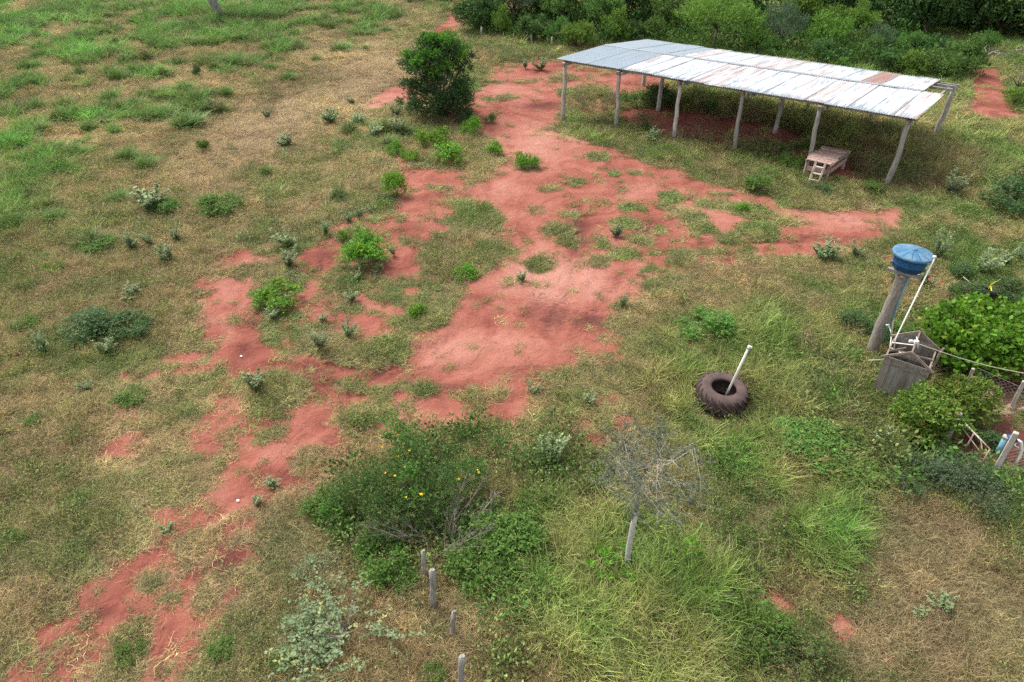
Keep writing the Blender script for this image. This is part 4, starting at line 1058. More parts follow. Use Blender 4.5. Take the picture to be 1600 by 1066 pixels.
# ------------------------------------------------------------------ the wooden hut without a roof
hz0 = 1.5
HA, HB, HC, HD = Vector((10.86, 15.78, 0)), Vector((11.80, 15.14, 0)), Vector((12.46, 16.06, 0)), Vector((11.52, 16.70, 0))
hut = thing('pump_hut', 'small grey board hut with bare gables and open rafters beside the log', 'hut', HA)
def Hh(p, z): return Vector((p.x, p.y, z)) - HA
def wall(a, b, n, zt, skip=()):
    e = (b - a).normalized()
    w = (b - a).length / n
    for i in range(n):
        if i in skip: continue
        p = a + e * w * (i + .5)
        lean = random.uniform(-.012, .012)
        MB().bar(Hh(p, -.1), Hh(p + e * lean, zt - random.uniform(0, .03)), .022, w * random.uniform(.95, .985), e.cross(Vector((0, 0, 1)))).obj('wall_board', M['plank'], hut)
def wallb(a, b, n, zt):
    e = (b - a).normalized(); nrm = Vector((-e.y, e.x, 0)); w = (b - a).length / n
    for i in range(n):
        p = a + e * w * (i + .5); ww = w * random.uniform(.94, .985) / 2; th = .011; t0 = random.uniform(-.004, .004)
        mb = MB(); vs = []
        top = zt - random.uniform(0, .03)
        for z in (-.1, top):
            for i_, j_ in ((-1, -1), (1, -1), (1, 1), (-1, 1)):
                vs.append(Hh(p + e * (ww * i_) + nrm * (th * j_ + t0), z))
        mb.add(vs, [(3, 2, 1, 0), (4, 5, 6, 7), (0, 1, 5, 4), (1, 2, 6, 5), (2, 3, 7, 6), (3, 0, 4, 7)])
        mb.obj('wall_board', M['plank'], hut)
wallb(HA, HB, 6, hz0); wallb(HB, HC, 6, hz0 - .12); wallb(HC, HD, 6, hz0); wallb(HD, HA, 6, hz0 - .12)
ctr = (HA + HB + HC + HD) / 4
def ow(p, d=.03): return p + (p - ctr).normalized() * d
apF = (HA + HB) / 2; apB = (HC + HD) / 2
def bt(a, za, b, zb, w=.05, h=.07, name='batten', mat='batten'):
    MB().bar(Hh(a, za), Hh(b, zb), w, h, (0, 0, 1)).obj(name, M[mat], hut)
fo_ = (apF - apB).normalized() * .035
bt(HA + fo_, hz0 - .02, HB + fo_, hz0 - .04, .03, .09, 'batten', 'plank'); bt(HA + fo_, hz0 - .20, HB + fo_, hz0 - .22, .025, .05)
bt(HD - fo_, hz0 - .02, HC - fo_, hz0 - .02, .03, .08)
bt(HA, hz0 - .08, HD, hz0 - .08, .04, .06); bt(HB, hz0 - .08, HC, hz0 - .08, .04, .06)
for ap, a, b, s in ((apF, HA, HB, 1), (apB, HD, HC, -1)):
    o_ = fo_ * s
    e1 = (a - b).normalized() * .1
    bt(a + o_ * 1.8 + e1, hz0 - .02, ap + o_ * 1.8, hz0 + .40, .035, .07, 'rafter'); bt(b + o_ * 1.8 - e1, hz0 - .02, ap + o_ * 1.8, hz0 + .40, .035, .07, 'rafter')
    # gable boards
    for k, (f0, f1) in enumerate(((.32, .52), (.54, .80), (.82, .98)) if s == 1 else ((.02, .3), (.32, .6), (.62, .95))):
        mb = MB()
        zs = [hz0 + .40 * f0, hz0 + .40 * f1]
        q = []
        for off in (-.011, .011):
            for f_, z in ((f0, zs[0]), (f1, zs[1])):
                q.append(Hh(a.lerp(ap, f_) + o_ * (.4 + off * 10), z)); q.append(Hh(b.lerp(ap, f_) + o_ * (.4 + off * 10), z))
        mb.add(q, [(0, 1, 3, 2), (5, 4, 6, 7), (0, 4, 5, 1), (2, 3, 7, 6), (0, 2, 6, 4), (1, 5, 7, 3)])
        mb.obj('gable_board', M['plank'], hut)
bt(apF, hz0 + .36, apB - fo_ * 2, hz0 + .38, .04, .07, 'ridge_beam')
bt(HA.lerp(HD, .45), hz0 - .05, HB.lerp(HC, .5), hz0 - .02, .04, .05)
for t in (.35,):
    bt(HA.lerp(HD, t), hz0 - .08, HA.lerp(HD, t).lerp(HB.lerp(HC, t), .35), hz0 + .22, .03, .05, 'rafter')
bt(ow(HC, .10), .3, ow(HC, .22), hz0 + .05, .05, .05, 'prop'); bt(ow(HB.lerp(HC, .75), .16), .2, ow(HB.lerp(HC, .75), .10), hz0 + .12, .035, .035, 'prop')
bt(HD + Vector((-.05, .1, 0)), hz0 + .0, HD + Vector((.1, .5, 0)), hz0 + .28, .04, .04, 'prop')
sw = apF.lerp(apB, .42)
eb = thing('switch_box', 'white electric box with pipes on the bare ridge of the hut', 'electric box', (sw.x, sw.y, hz0 + .40))
MB().box((0, 0, .05), (.12, .09, .10)).obj('box', M['pvc'], eb, bevel=.008)
MB().box((-.13, .04, .05), (.10, .07, .07)).obj('socket', M['pvc'], eb, bevel=.008)
hp = [Hh(HA.lerp(HD, .75), hz0 - .05) + HA, Hh(HD.lerp(HC, .3), hz0 - .02) + HA, Vector((sw.x, sw.y, hz0 + .44))]
MB().tube([q - eb.location for q in (Vector((HD.x, HD.y, hz0 - .02)) + (HA - HD) * .25, apB.lerp(apF, .38) + Vector((0, 0, hz0 + .2)), Vector((sw.x, sw.y, hz0 + .42)))], .018, 8).obj('pipe', M['pvc'], eb, True)
MB().tube([q - eb.location for q in (Vector((sw.x + .05, sw.y - .1, hz0 + .3)), Vector((sw.x + .06, sw.y, hz0 + .44)), Vector((sw.x + .14, sw.y + .26, hz0 + .44)))], .016, 8).obj('pipe', M['pvc'], eb, True)
MB().tube([q - eb.location for q in (HA.lerp(HD, .6) + Vector((0, 0, hz0 - .1)), HA.lerp(HD, .55).lerp(HB, .5) + Vector((0, 0, hz0)))], .016, 8).obj('pipe', M['pvc'], eb, True)
w0 = Vector((sw.x, sw.y, hz0 + .42)); w1 = Y(1600, 579, 15.75); w1 = w1 + (w1 - Y(1450, 553, 15.75)) * .6
wr = thing('overhead_wire', 'pale rope line strung from the hut past the vine leaves', 'line', w0)
MB().tube([w0.lerp(w1, t) - w0 + Vector((0, 0, -.22 * math.sin(math.pi * t))) for t in np.linspace(0, 1, 12)], .012, 6).obj('rope', M['rope'], wr, True)
ws = thing('short_stick', 'thin pale stick jutting from the left wall of the hut', 'stick', Vector((10.86, 15.80, 1.38)))
MB().tube([(0.05, 0, 0), (-.2, -.05, .0), tuple(Y(1357, 563, 15.7) - Vector((10.86, 15.80, 1.38)))], .012, 6).obj('rod', M['rope'], ws, True)

# ------------------------------------------------------------------ the little fenced yard at the right
def conc_post(name, label, base, top, w=.10, cat='post', group=None, mat='concrete'):
    o = thing(name, label, cat, base, 0, group)
    MB().bar(Vector((0, 0, -.2)), Vector(top) - Vector(base), w, w, (.6, .8, 0), .06).obj('shaft', M[mat], o, bevel=.012)
    return o
g_fence = 'concrete posts of the yard fence'
b1, t1 = P(1500, 612), None
F1b = Vector((13.86, 16.05, 0)); conc_post('fence_post', 'short concrete post with its foot behind the lime shrub', F1b, Y(1521, 576, 16.05), .09, group=g_fence)
F2b = P(1578, 641); o2 = conc_post('fence_post', 'concrete post standing in a lump of cement at the picture edge', F2b, Y(1601, 596, F2b.y), .10, group=g_fence)
mb = MB(); mb.lathe([(.0, -.1), (.17, -.1), (.15, .08), (.11, .17), (.0, .19)], 9); mb.obj('footing', M['rock'], o2)
G1b = P(1476, 694); conc_post('gate_post', 'whitish concrete gate post rising behind the grey green bush', G1b, Y(1500, 646, G1b.y), .12, group='gate posts')
G2b = P(1549, 746); conc_post('gate_post', 'whitish concrete gate post in front of the blue well pipe', G2b, Y(1588, 676, G2b.y), .12, group='gate posts')
GA = G1b + Vector((.07, -.03, 0)); GB = P(1526, 738)
gt = thing('tube_gate', 'rusty white tube gate standing open between the gate posts', 'gate', GA)
za = Y(1501, 654, GA.y).z - .03; zb = Y(1547, 702, GB.y).z
def gp(t, z): return Vector((GA.x + (GB.x - GA.x) * t, GA.y + (GB.y - GA.y) * t, z)) - GA
def gtube(a, b, name, r=.017): MB().tube([a, b], r, 8).obj(name, M['rust_white'], gt, True)
gtube(gp(0, za), gp(1, zb), 'top_rail', .022); gtube(gp(1, zb), gp(1, .05), 'upright', .02); gtube(gp(.47, (za + zb) / 2), gp(.45, .05), 'upright', .02)
gtube(gp(.02, .82), gp(.20, .93), 'brace'); gtube(gp(.05, za - .16), gp(.98, zb - .32), 'wire_brace', .010); gtube(gp(.70, zb + .03), gp(.97, zb - .36), 'brace', .016); gtube(gp(.0, .12), gp(1, .12), 'bottom_rail', .018)
# chicken wire
def netting(a, b, h0, h1, label, name='wire_netting'):
    o = thing(name, label, 'wire fence', a)
    mb = MB(); L = (b - a).length; e = (b - a).normalized(); st = .13
    def pt(x, z): return e * x + Vector((0, 0, z))
    k = -int(h1 / st) - 1
    while k * st < L:
        for s in (1, -1):
            x0 = k * st if s == 1 else k * st + h1
            xa, za_, xb, zb_ = (x0, h0, x0 + (h1 - h0), h1) if s == 1 else (x0, h0, x0 - (h1 - h0), h1)
            p, q = pt(xa, za_), pt(xb, zb_)
            ta, tb_ = 0.0, 1.0
            dx = xb - xa
            lo, hi = (0 - xa) / dx, (L - xa) / dx
            if lo > hi: lo, hi = hi, lo
            ta, tb_ = max(ta, lo), min(tb_, hi)
            if tb_ - ta > .02: mb.tube([p.lerp(q, ta), p.lerp(q, tb_)], .0032, 3, False)
        k += 1
    n = mb.obj('netting', M['wire'], o); n['kind'] = 'stuff'
    for z in (h1, h0 + .03): MB().tube([pt(0, z), pt(L, z)], .005, 5).obj('strand', M['wire'], o)
    return o
netting(F1b + Vector((.06, 0, 0)), F2b + Vector((-.03, .04, 0)), .05, .85, 'grey wire netting between the two concrete fence posts')
netting(G2b + Vector((.07, 0, 0)), G2b + Vector((2.6, -1.3, 0)), .05, 1.1, 'grey wire netting running from the gate post out of the picture')
netting(F2b + Vector((.06, 0, 0)), F2b + Vector((2.0, -.9, 0)), .05, .95, 'grey wire netting beyond the cemented post')
# well head
wb = P(1556, 712)
wl = thing('well_head', 'blue well casing with blue cap and white bent outlet pipe behind the gate post', 'well pipe', wb)
ct = Y(1571, 684, wb.y) - wb
MB().tube([(0, 0, -.1), ct], .065, 14).obj('casing', M['blue_pipe'], wl, True)
MB().tube([ct + Vector((0, 0, -.02)), ct + Vector((.01, 0, .06))], .08, 14).obj('collar', M['concrete'], wl, True)
MB().tube([ct + Vector((.02, 0, .02)), ct + Vector((.16, -.06, .05)), ct + Vector((.24, -.10, -.02))], [.075, .085, .07], 12).obj('cap', M['blue'], wl, True)
q0 = ct + Vector((.24, -.10, -.02))
MB().tube([q0 + Vector((-.03, 0, .06)), q0 + Vector((.10, -.05, .0)), q0 + Vector((.17, -.12, -.2)), q0 + Vector((.16, -.2, -.45)), q0 + Vector((.10, -.25, -.75))], .038, 10).obj('outlet', M['pvc'], wl, True)
MB().tube([q0 + Vector((.0, -.02, -.02)), q0 + Vector((-.03, -.05, -.12)), q0 + Vector((.08, -.12, -.16))], .02, 8).obj('valve', M['pvc'], wl, True)

def rock(name, label, c, s, seed, mat='rock'):
    r = random.Random(seed); mb = MB()
    n, mm = 10, 6; vs = []
    for i in range(mm + 1):
        ph = math.pi * i / mm
        for k in range(n):
            th = 2 * math.pi * k / n
            d = 1 + r.uniform(-.2, .2)
            vs.append((s[0] * math.sin(ph) * math.cos(th) * d, s[1] * math.sin(ph) * math.sin(th) * d, s[2] * math.cos(ph) * (1 + r.uniform(-.1, .1))))
    fs = [(i * n + k, i * n + (k + 1) % n, (i + 1) * n + (k + 1) % n, (i + 1) * n + k) for i in range(mm) for k in range(n)]
    mb.add(vs, fs)
    o = mb.obj(name, M[mat]); o.location = c
    return tag(o, label, 'rock')
rock('rock', 'pinkish rock beside the netting under the vine', P(1539, 622) + Vector((0, 0, .12)), (.26, .2, .2), 3)
rock('rock', 'dull red rock at the foot of the gate post before the well', P(1560, 738) + Vector((0, 0, .06)), (.16, .12, .12), 4)
# low bank of a sunk bed behind the netting
mb = MB()
bank = [P(1535, 640), P(1558, 648), P(1582, 650), P(1606, 643), P(1640, 632)]
for i, p in enumerate(bank):
    pass
mb.tube([p + Vector((0, .1, -.03)) for p in bank], [.08, .10, .11, .11, .10], 8)
o = mb.obj('earth_bank', M['rock'], None, True); tag(o, 'low crumbly earth edging along the foot of the wire netting', 'bank')

# the little tyre by the vine
sb = P(1533, 468); sb.z = hz(sb.x, sb.y)
stt = thing('discarded_tyre', 'small black tyre tilted on a stump with a yellow strap round it', 'tyre', sb)
mb = MB(); mb.lathe([(.20, -.07), (.30, -.085), (.355, -.06), (.365, 0), (.355, .06), (.30, .085), (.20, .07), (.215, .04), (.30, .05), (.32, 0), (.30, -.05), (.215, -.04)], 40, closed=True)
co = mb.obj('casing', M['rubber'], stt, True); co.location = (0, 0, .38); co.rotation_euler = (math.radians(-8), math.radians(16), 0)
log((-.12, -.02, -.2), (-.10, 0, .34), .07, .06, 5, .01, 8, 4).obj('stump', M['bark'], stt, True)
ys = thing('yellow_strap', 'bright yellow strap tied to the small black tyre by the vine', 'strap', sb + Vector((.2, .0, .42)))
a0 = Vector((0, 0, 0)); a1 = Y(1548, 445, sb.y + .2) - ys.location; a2 = Y(1563, 437, sb.y + .3) - ys.location
for q in ((Vector((-.10, .02, .0)), a1), (Vector((-.08, -.16, -.02)), a1 + Vector((0, -.03, -.04)))):
    MB().bar(q[0], q[1], .04, .008, (0, 1, .3)).obj('band', M['strap'], ys)
MB().bar(a1, a2, .045, .012, (0, 1, .3)).obj('band', M['strap'], ys)
rp = thing('rope_end', 'pale rope lying from the small black tyre towards the weeds', 'rope', sb + Vector((-.2, .1, .42)))
r1 = Y(1505, 433, sb.y + .35) - rp.location
MB().tube([Vector((0.05, -.1, -.02)), r1 * .5 + Vector((0, 0, -.03)), r1], [.012, .016, .018], 6).obj('cord', M['rope'], rp, True)

# ------------------------------------------------------------------ fence posts: four old ones below, five at the thicket
OLD = [((663, 905), (661, 862), .062, 'cracked grey wooden post half under the twigs of the flowering bush'), ((677, 950), (675, 892), .085, 'tallest and thickest grey wooden post, next to the dry twigs'),
       ((703, 998), (709, 957), .066, 'leaning grey wooden post third from the flowering bush'), ((718, 1078), (722, 1027), .08, 'grey wooden post cut off by the bottom edge of the picture')]
for i, (b, t, r, lab) in enumerate(OLD):
    p = G(*b); q = Y(*t, p.y)
    o = thing('old_fence_post', lab, 'post', p, 0, 'old wooden fence posts in the grass')
    log((0, 0, -.3), q - p, r * .84, r * .74, 60 + i, .02, 9, 7).obj('shaft', M['old_wood'], o, True)
    MB().tube([q - p + Vector((r * .2, 0, -.01)), q - p + Vector((r * .3, 0, .05))], [r * .7, r * .45], 6).obj('splinter', M['old_wood'], o)
FAR = [((752, 57), 'whitish fence post first from the sandy track before the thicket'), ((786, 60), 'thin grey fence post second from the sandy track'), ((801, 62), 'slanting thin white fence post before the yellow green gap'),
       ((831, 66), 'pale fence post under the round dark green bush'), ((862, 72), 'pale fence post nearest the shed roof at the thicket')]
for i, (b, lab) in enumerate(FAR):
    p = G(*b); o = thing('thicket_fence_post', lab, 'post', p, 0, 'pale fence posts along the thicket')
    log((0, 0, -.2), (random.uniform(-.06, .06) + (.12 if i == 2 else 0), 0, .75 if i in (0, 3, 4) else .55), .085 if i in (0, 3, 4) else .045, .07 if i in (0, 3, 4) else .04, 80 + i, .01, 8, 4).obj('shaft', M['concrete'], o, True)

# ------------------------------------------------------------------ plants
def foliage(lumps, n_sprig, s_len, per, L, W, seed, up=.35, inner=.35, flat=0.0, spread=.9, clump=.5, round_=False):
    """leaves on short sprigs spread through and over a set of ellipsoids"""
    r = np.random.default_rng(seed)
    w = np.array([l[1][0] * l[1][1] + l[1][0] * l[1][2] for l in lumps]); w = w / w.sum()
    li = r.choice(len(lumps), n_sprig, p=w)
    C = np.array([l[0] for l in lumps], float)[li]; Rr = np.array([l[1] for l in lumps], float)[li]
    d = r.normal(size=(n_sprig, 3)); d /= np.linalg.norm(d, axis=1, keepdims=True)
    flip = (d[:, 2] < -.25) & (r.uniform(0, 1, n_sprig) < .6); d[flip, 2] *= -1
    rad = inner + (1 - inner) * r.uniform(0, 1, n_sprig) ** .55
    O = C + d * Rr * rad[:, None]
    D = d + np.array([0, 0, up]) + r.normal(0, .45, (n_sprig, 3)); D[:, 2] *= (1 - flat); D /= np.linalg.norm(D, axis=1, keepdims=True)
    t = np.tile(np.linspace(.05, 1, per), (n_sprig, 1)) + r.uniform(-.08, .08, (n_sprig, per))
    ln = s_len * r.uniform(.5, 1.3, n_sprig)
    Pp = O[:, None] + D[:, None] * (t * ln[:, None])[..., None]
    Ld = D[:, None] * .55 + r.normal(0, spread, (n_sprig, per, 3)) * .75
    Ld[..., 2] = Ld[..., 2] * (1 - flat) + .12
    Lm = L * r.uniform(.6, 1.3, (n_sprig, per)); Wm = W * r.uniform(.7, 1.3, (n_sprig, per))
    V, F = (round_leaves if round_ else leaf_quads)(Pp.reshape(-1, 3), Ld.reshape(-1, 3), Lm.ravel(), Wm.ravel(), r)
    nv = 6 if round_ else 4
    v = clump * r.uniform(0, 1, n_sprig)[:, None] + (1 - clump) * r.uniform(0, 1, (n_sprig, per))
    v2 = np.repeat(r.uniform(0, 1, n_sprig)[:, None], per, 1)
    return V, F, np.repeat(v.ravel(), nv), np.repeat(v2.ravel(), nv)

def fmesh(name, parts, mat):
    V, F, A, B = cat_parts(parts)
    return np_mesh(name, V, F, mat, {'v': A, 'v2': B})

def stems(base_pts, tips, r0, r1, seed, mat, k=4, bend=.12, name='stem', n=5):
    rr = random.Random(seed); mb = MB()
    for b, t in zip(base_pts, tips):
        b = Vector(b); t = Vector(t); L = (t - b).length
        pts = [b.lerp(t, i / (k - 1)) + Vector((rr.uniform(-1, 1), rr.uniform(-1, 1), rr.uniform(-.3, 1))) * (bend * L * math.sin(math.pi * i / (k - 1))) for i in range(k)]
        mb.tube(pts, [r0 + (r1 - r0) * i / (k - 1) for i in range(k)], n)
    return mb.mesh(name, mat, True)

KIND = {}
def kind(key, parts): KIND.setdefault(key, []).append(parts)

# silver weeds: a few upright shoots with pale downy leaves
for s in range(4):
    r = np.random.default_rng(500 + s); parts = []; b0 = []; t0 = []
    ns = 9 + s * 3
    for i in range(ns):
        a = r.uniform(0, 6.283); sp = r.uniform(.04, .30)
        tip = np.array([math.cos(a) * sp, math.sin(a) * sp, r.uniform(.45, 1.0)])
        b0.append((0, 0, 0)); t0.append(tip)
        k = 60; tt = r.uniform(.2, 1.0, k); Pp = tip[None] * tt[:, None] + r.normal(0, .008, (k, 3))
        az = r.uniform(0, 6.283, k); D = np.stack([np.cos(az), np.sin(az), r.uniform(.1, .8, k)], -1)
        V, F = leaf_quads(Pp, D, .092 * (1.15 - .6 * tt) * r.uniform(.6, 1.2, k), .042 * r.uniform(.7, 1.2, k), r)
        parts.append((V, F, np.repeat(np.clip(tt * .6 + r.uniform(-.2, .4, k), 0, 1), 4), np.repeat(r.uniform(0, .93, k), 4)))
    kind('silver', [('foliage', fmesh('foliage', parts, M['leaf_silver'])), ('stem', stems(b0, t0, .008, .004, s, M['twig'], 3, .03))])

def shrub_kind(key, matname, nvar, n_sprig, s_len, per, L, W, seed0, flowers=0, h=1.0, nl=6, stemmat='twig', topmat=None, sq=.8, loose=False, **kw):
    for s in range(nvar):
        r = random.Random(seed0 + s)
        lumps = [((0, 0, .45 * h), (.32, .32, .36 * h))]
        for i in range(nl):
            a = r.uniform(0, 6.283); q = r.uniform(.15, .36)
            z = r.uniform(.25, .78) * h
            lumps.append(((math.cos(a) * q, math.sin(a) * q, z), (r.uniform(.14, .24), r.uniform(.14, .24), r.uniform(.14, .24) * h * sq)))
        if loose:                                            # open, uneven: many small lumps, none in the middle
            lumps = []
            for i in range(nl):
                a = r.uniform(0, 6.283); q = .42 * math.sqrt(r.uniform(0.02, 1)); k = r.uniform(.07, .17)
                z = (.15 + .62 * r.uniform(.2, 1) * (1 - (q / .5) ** 2)) * h
                lumps.append(((math.cos(a) * q, math.sin(a) * q, z), (k, k, k * r.uniform(.7, 1.3) * h)))
        parts = [('foliage', fmesh('foliage', [foliage(lumps, n_sprig, s_len, per, L, W, seed0 + 10 * s, **kw)], M[matname]))]
        if topmat:
            tl = [(l[0][:2] + (l[0][2] + l[1][2] * .75,), (l[1][0] * .8, l[1][1] * .8, l[1][2] * .4)) for l in lumps]
            parts.append(('young_leaves', fmesh('young_leaves', [foliage(tl, n_sprig // 4, s_len, per, L, W, seed0 + 10 * s + 1, **kw)], M[topmat])))
        tips = [l[0] for l in lumps]
        parts.append(('stem', stems([(r.uniform(-.04, .04), r.uniform(-.04, .04), -.05) for _ in tips], tips, .012, .005, s, M[stemmat], 4, .08)))
        if flowers:
            rg = np.random.default_rng(seed0 + s); n = flowers
            li = rg.integers(0, len(lumps), n); C = np.array([l[0] for l in lumps])[li]; Rr = np.array([l[1] for l in lumps])[li]
            d = rg.normal(size=(n, 3)); d[:, 2] = np.abs(d[:, 2]) + .4; d /= np.linalg.norm(d, axis=1, keepdims=True)
            O = C + d * Rr * 1.12
            O5 = np.repeat(O, 5, 0); D5 = rg.normal(size=(n * 5, 3)); D5[:, 2] = np.abs(D5[:, 2])
            V, F = leaf_quads(O5, D5, np.full(n * 5, L * .9), np.full(n * 5, L * .75), rg)
            parts.append(('blossoms', fmesh('blossoms', [(V, F, np.repeat(rg.uniform(0, 1, n * 5), 4), np.zeros(n * 20))], M['flower'])))
        kind(key, parts)
shrub_kind('flowering', 'leaf_bright', 3, 380, .2, 9, .062, .03, 600, flowers=9, nl=10, loose=True, inner=.2, up=.7)
shrub_kind('green', 'leaf_shrub', 4, 620, .17, 10, .048, .022, 640, nl=15, loose=True, inner=.2, up=.6)
shrub_kind('dark', 'leaf_dark', 3, 620, .17, 10, .048, .022, 680, nl=13, loose=True, inner=.2, up=.5)
shrub_kind('citrus', 'leaf_citrus', 2, 900, .12, 10, .055, .026, 720, nl=9, inner=.5)
shrub_kind('leggy', 'leaf_olive', 2, 420, .22, 10, .04, .016, 760, nl=12, loose=True, inner=.1, up=.8)
shrub_kind('pale', 'leaf_pale', 2, 190, .22, 14, .034, .022, 780, nl=13, loose=True, inner=.3, up=.7)
shrub_kind('greybush', 'leaf_wood_grey', 2, 480, .24, 11, .036, .016, 800, nl=13, loose=True, inner=.1, up=.7)

# woodland trees: crown built of many leafy lumps on a forked trunk (about 5 m across, 5 m high)
def tree_kind(key, matname, nvar, seed0, h=5.0, w=5.0, zlow=.30, nl=26, n_sprig=950, L=.20, W=.11, topmat=None, umbrella=False, per=7, s_len=.5):
    for s in range(nvar):
        r = random.Random(seed0 + s); lumps = []; tips = []
        for i in range(nl):
            a = r.uniform(0, 6.283); q = math.sqrt(r.uniform(0, 1)) * .42 * w
            zt = (1 - (q / (.52 * w)) ** 2)
            z = h * (zlow + (.93 - zlow) * zt * (r.uniform(.82, 1.0) if umbrella else r.uniform(.25, 1.0)))
            k = r.uniform(.09, .15) * w
            lumps.append(((math.cos(a) * q, math.sin(a) * q, max(z, zlow * h * .8)), (k, k, k * (.55 if umbrella else .75))))
        parts = [('crown', fmesh('crown', [foliage(lumps, n_sprig, s_len, per, L, W, seed0 + 10 * s, inner=.35)], M[matname]))]
        if topmat:
            tl = [((l[0][0], l[0][1], l[0][2] + l[1][2] * .8), (l[1][0] * .8, l[1][1] * .8, l[1][2] * .4)) for l in r.sample(lumps, nl // 2)]
            parts.append(('young_leaves', fmesh('young_leaves', [foliage(tl, n_sprig // 5, s_len, per, L, W, seed0 + 10 * s + 1)], M[topmat])))
        mb = MB(); f = Vector((r.uniform(-.15, .15), r.uniform(-.15, .15), zlow * h * .9))
        mb.tube([(0, 0, -.3), f * .5 + Vector((.06, 0, 0)), f], [.03 * h, .024 * h, .02 * h], 7)
        for l in lumps[:9]:
            t = Vector(l[0]); mid_ = f.lerp(t, .5) + Vector((r.uniform(-.2, .2), r.uniform(-.2, .2), r.uniform(-.1, .25)))
            mb.tube([f, mid_, t], [.016 * h, .010 * h, .004 * h], 5)
        parts.append(('trunk', mb.mesh('trunk', M['bark'], True)))
        kind(key, parts)
tree_kind('wood', 'leaf_wood', 3, 900)
tree_kind('wood_dark', 'leaf_wood_dark', 3, 930, topmat='leaf_wood', zlow=.10, nl=32, n_sprig=1150)
tree_kind('wood_grey', 'leaf_wood_grey', 2, 960, L=.14, W=.06, n_sprig=1100)
tree_kind('wood_lime', 'leaf_wood_lime', 2, 980)
tree_kind('umbrella', 'leaf_wood_lime', 1, 1000, h=5, w=7.5, zlow=.5, nl=46, n_sprig=1700, umbrella=True, L=.16, W=.09)
tree_kind('bush', 'leaf_wood', 3, 1020, h=2.4, w=3.0, zlow=.12, nl=16, n_sprig=600, L=.14, W=.075, s_len=.32)
tree_kind('bush_dark', 'leaf_wood_dark', 2, 1040, h=2.4, w=3.0, zlow=.12, nl=16, n_sprig=600, L=.14, W=.07, topmat='leaf_wood', s_len=.32)
tree_kind('bush_lime', 'leaf_wood_lime', 2, 1060, h=2.4, w=3.0, zlow=.12, nl=16, n_sprig=560, L=.15, W=.08, s_len=.32)
tree_kind('bare', 'leaf_wood_grey', 1, 1080, h=3.2, w=3.6, zlow=.15, nl=14, n_sprig=140, L=.09, W=.04)

_cnt = {}
def plant(name, key, loc, w, h, label, cat, group=None, var=None, rz=None, names=None):
    i = _cnt.get(key, 0); _cnt[key] = i + 1
    parts = KIND[key][(i if var is None else var) % len(KIND[key])]
    o = thing(name, label, cat, loc, random.uniform(0, 6.28) if rz is None else rz, group)
    for pn, me in parts:
        ch = link(pn, me, o)
        if pn == 'blossoms': ch['kind'] = 'stuff'
    j1, j2 = (random.uniform(.8, 1.3), random.uniform(.75, 1.2)) if key == 'silver' else (1, 1)
    o.scale = (w * j1, w * j1, h * j2)
    if key == 'silver': o.rotation_euler = (random.uniform(-.22, .22), random.uniform(-.22, .22), o.rotation_euler[2])
    return o

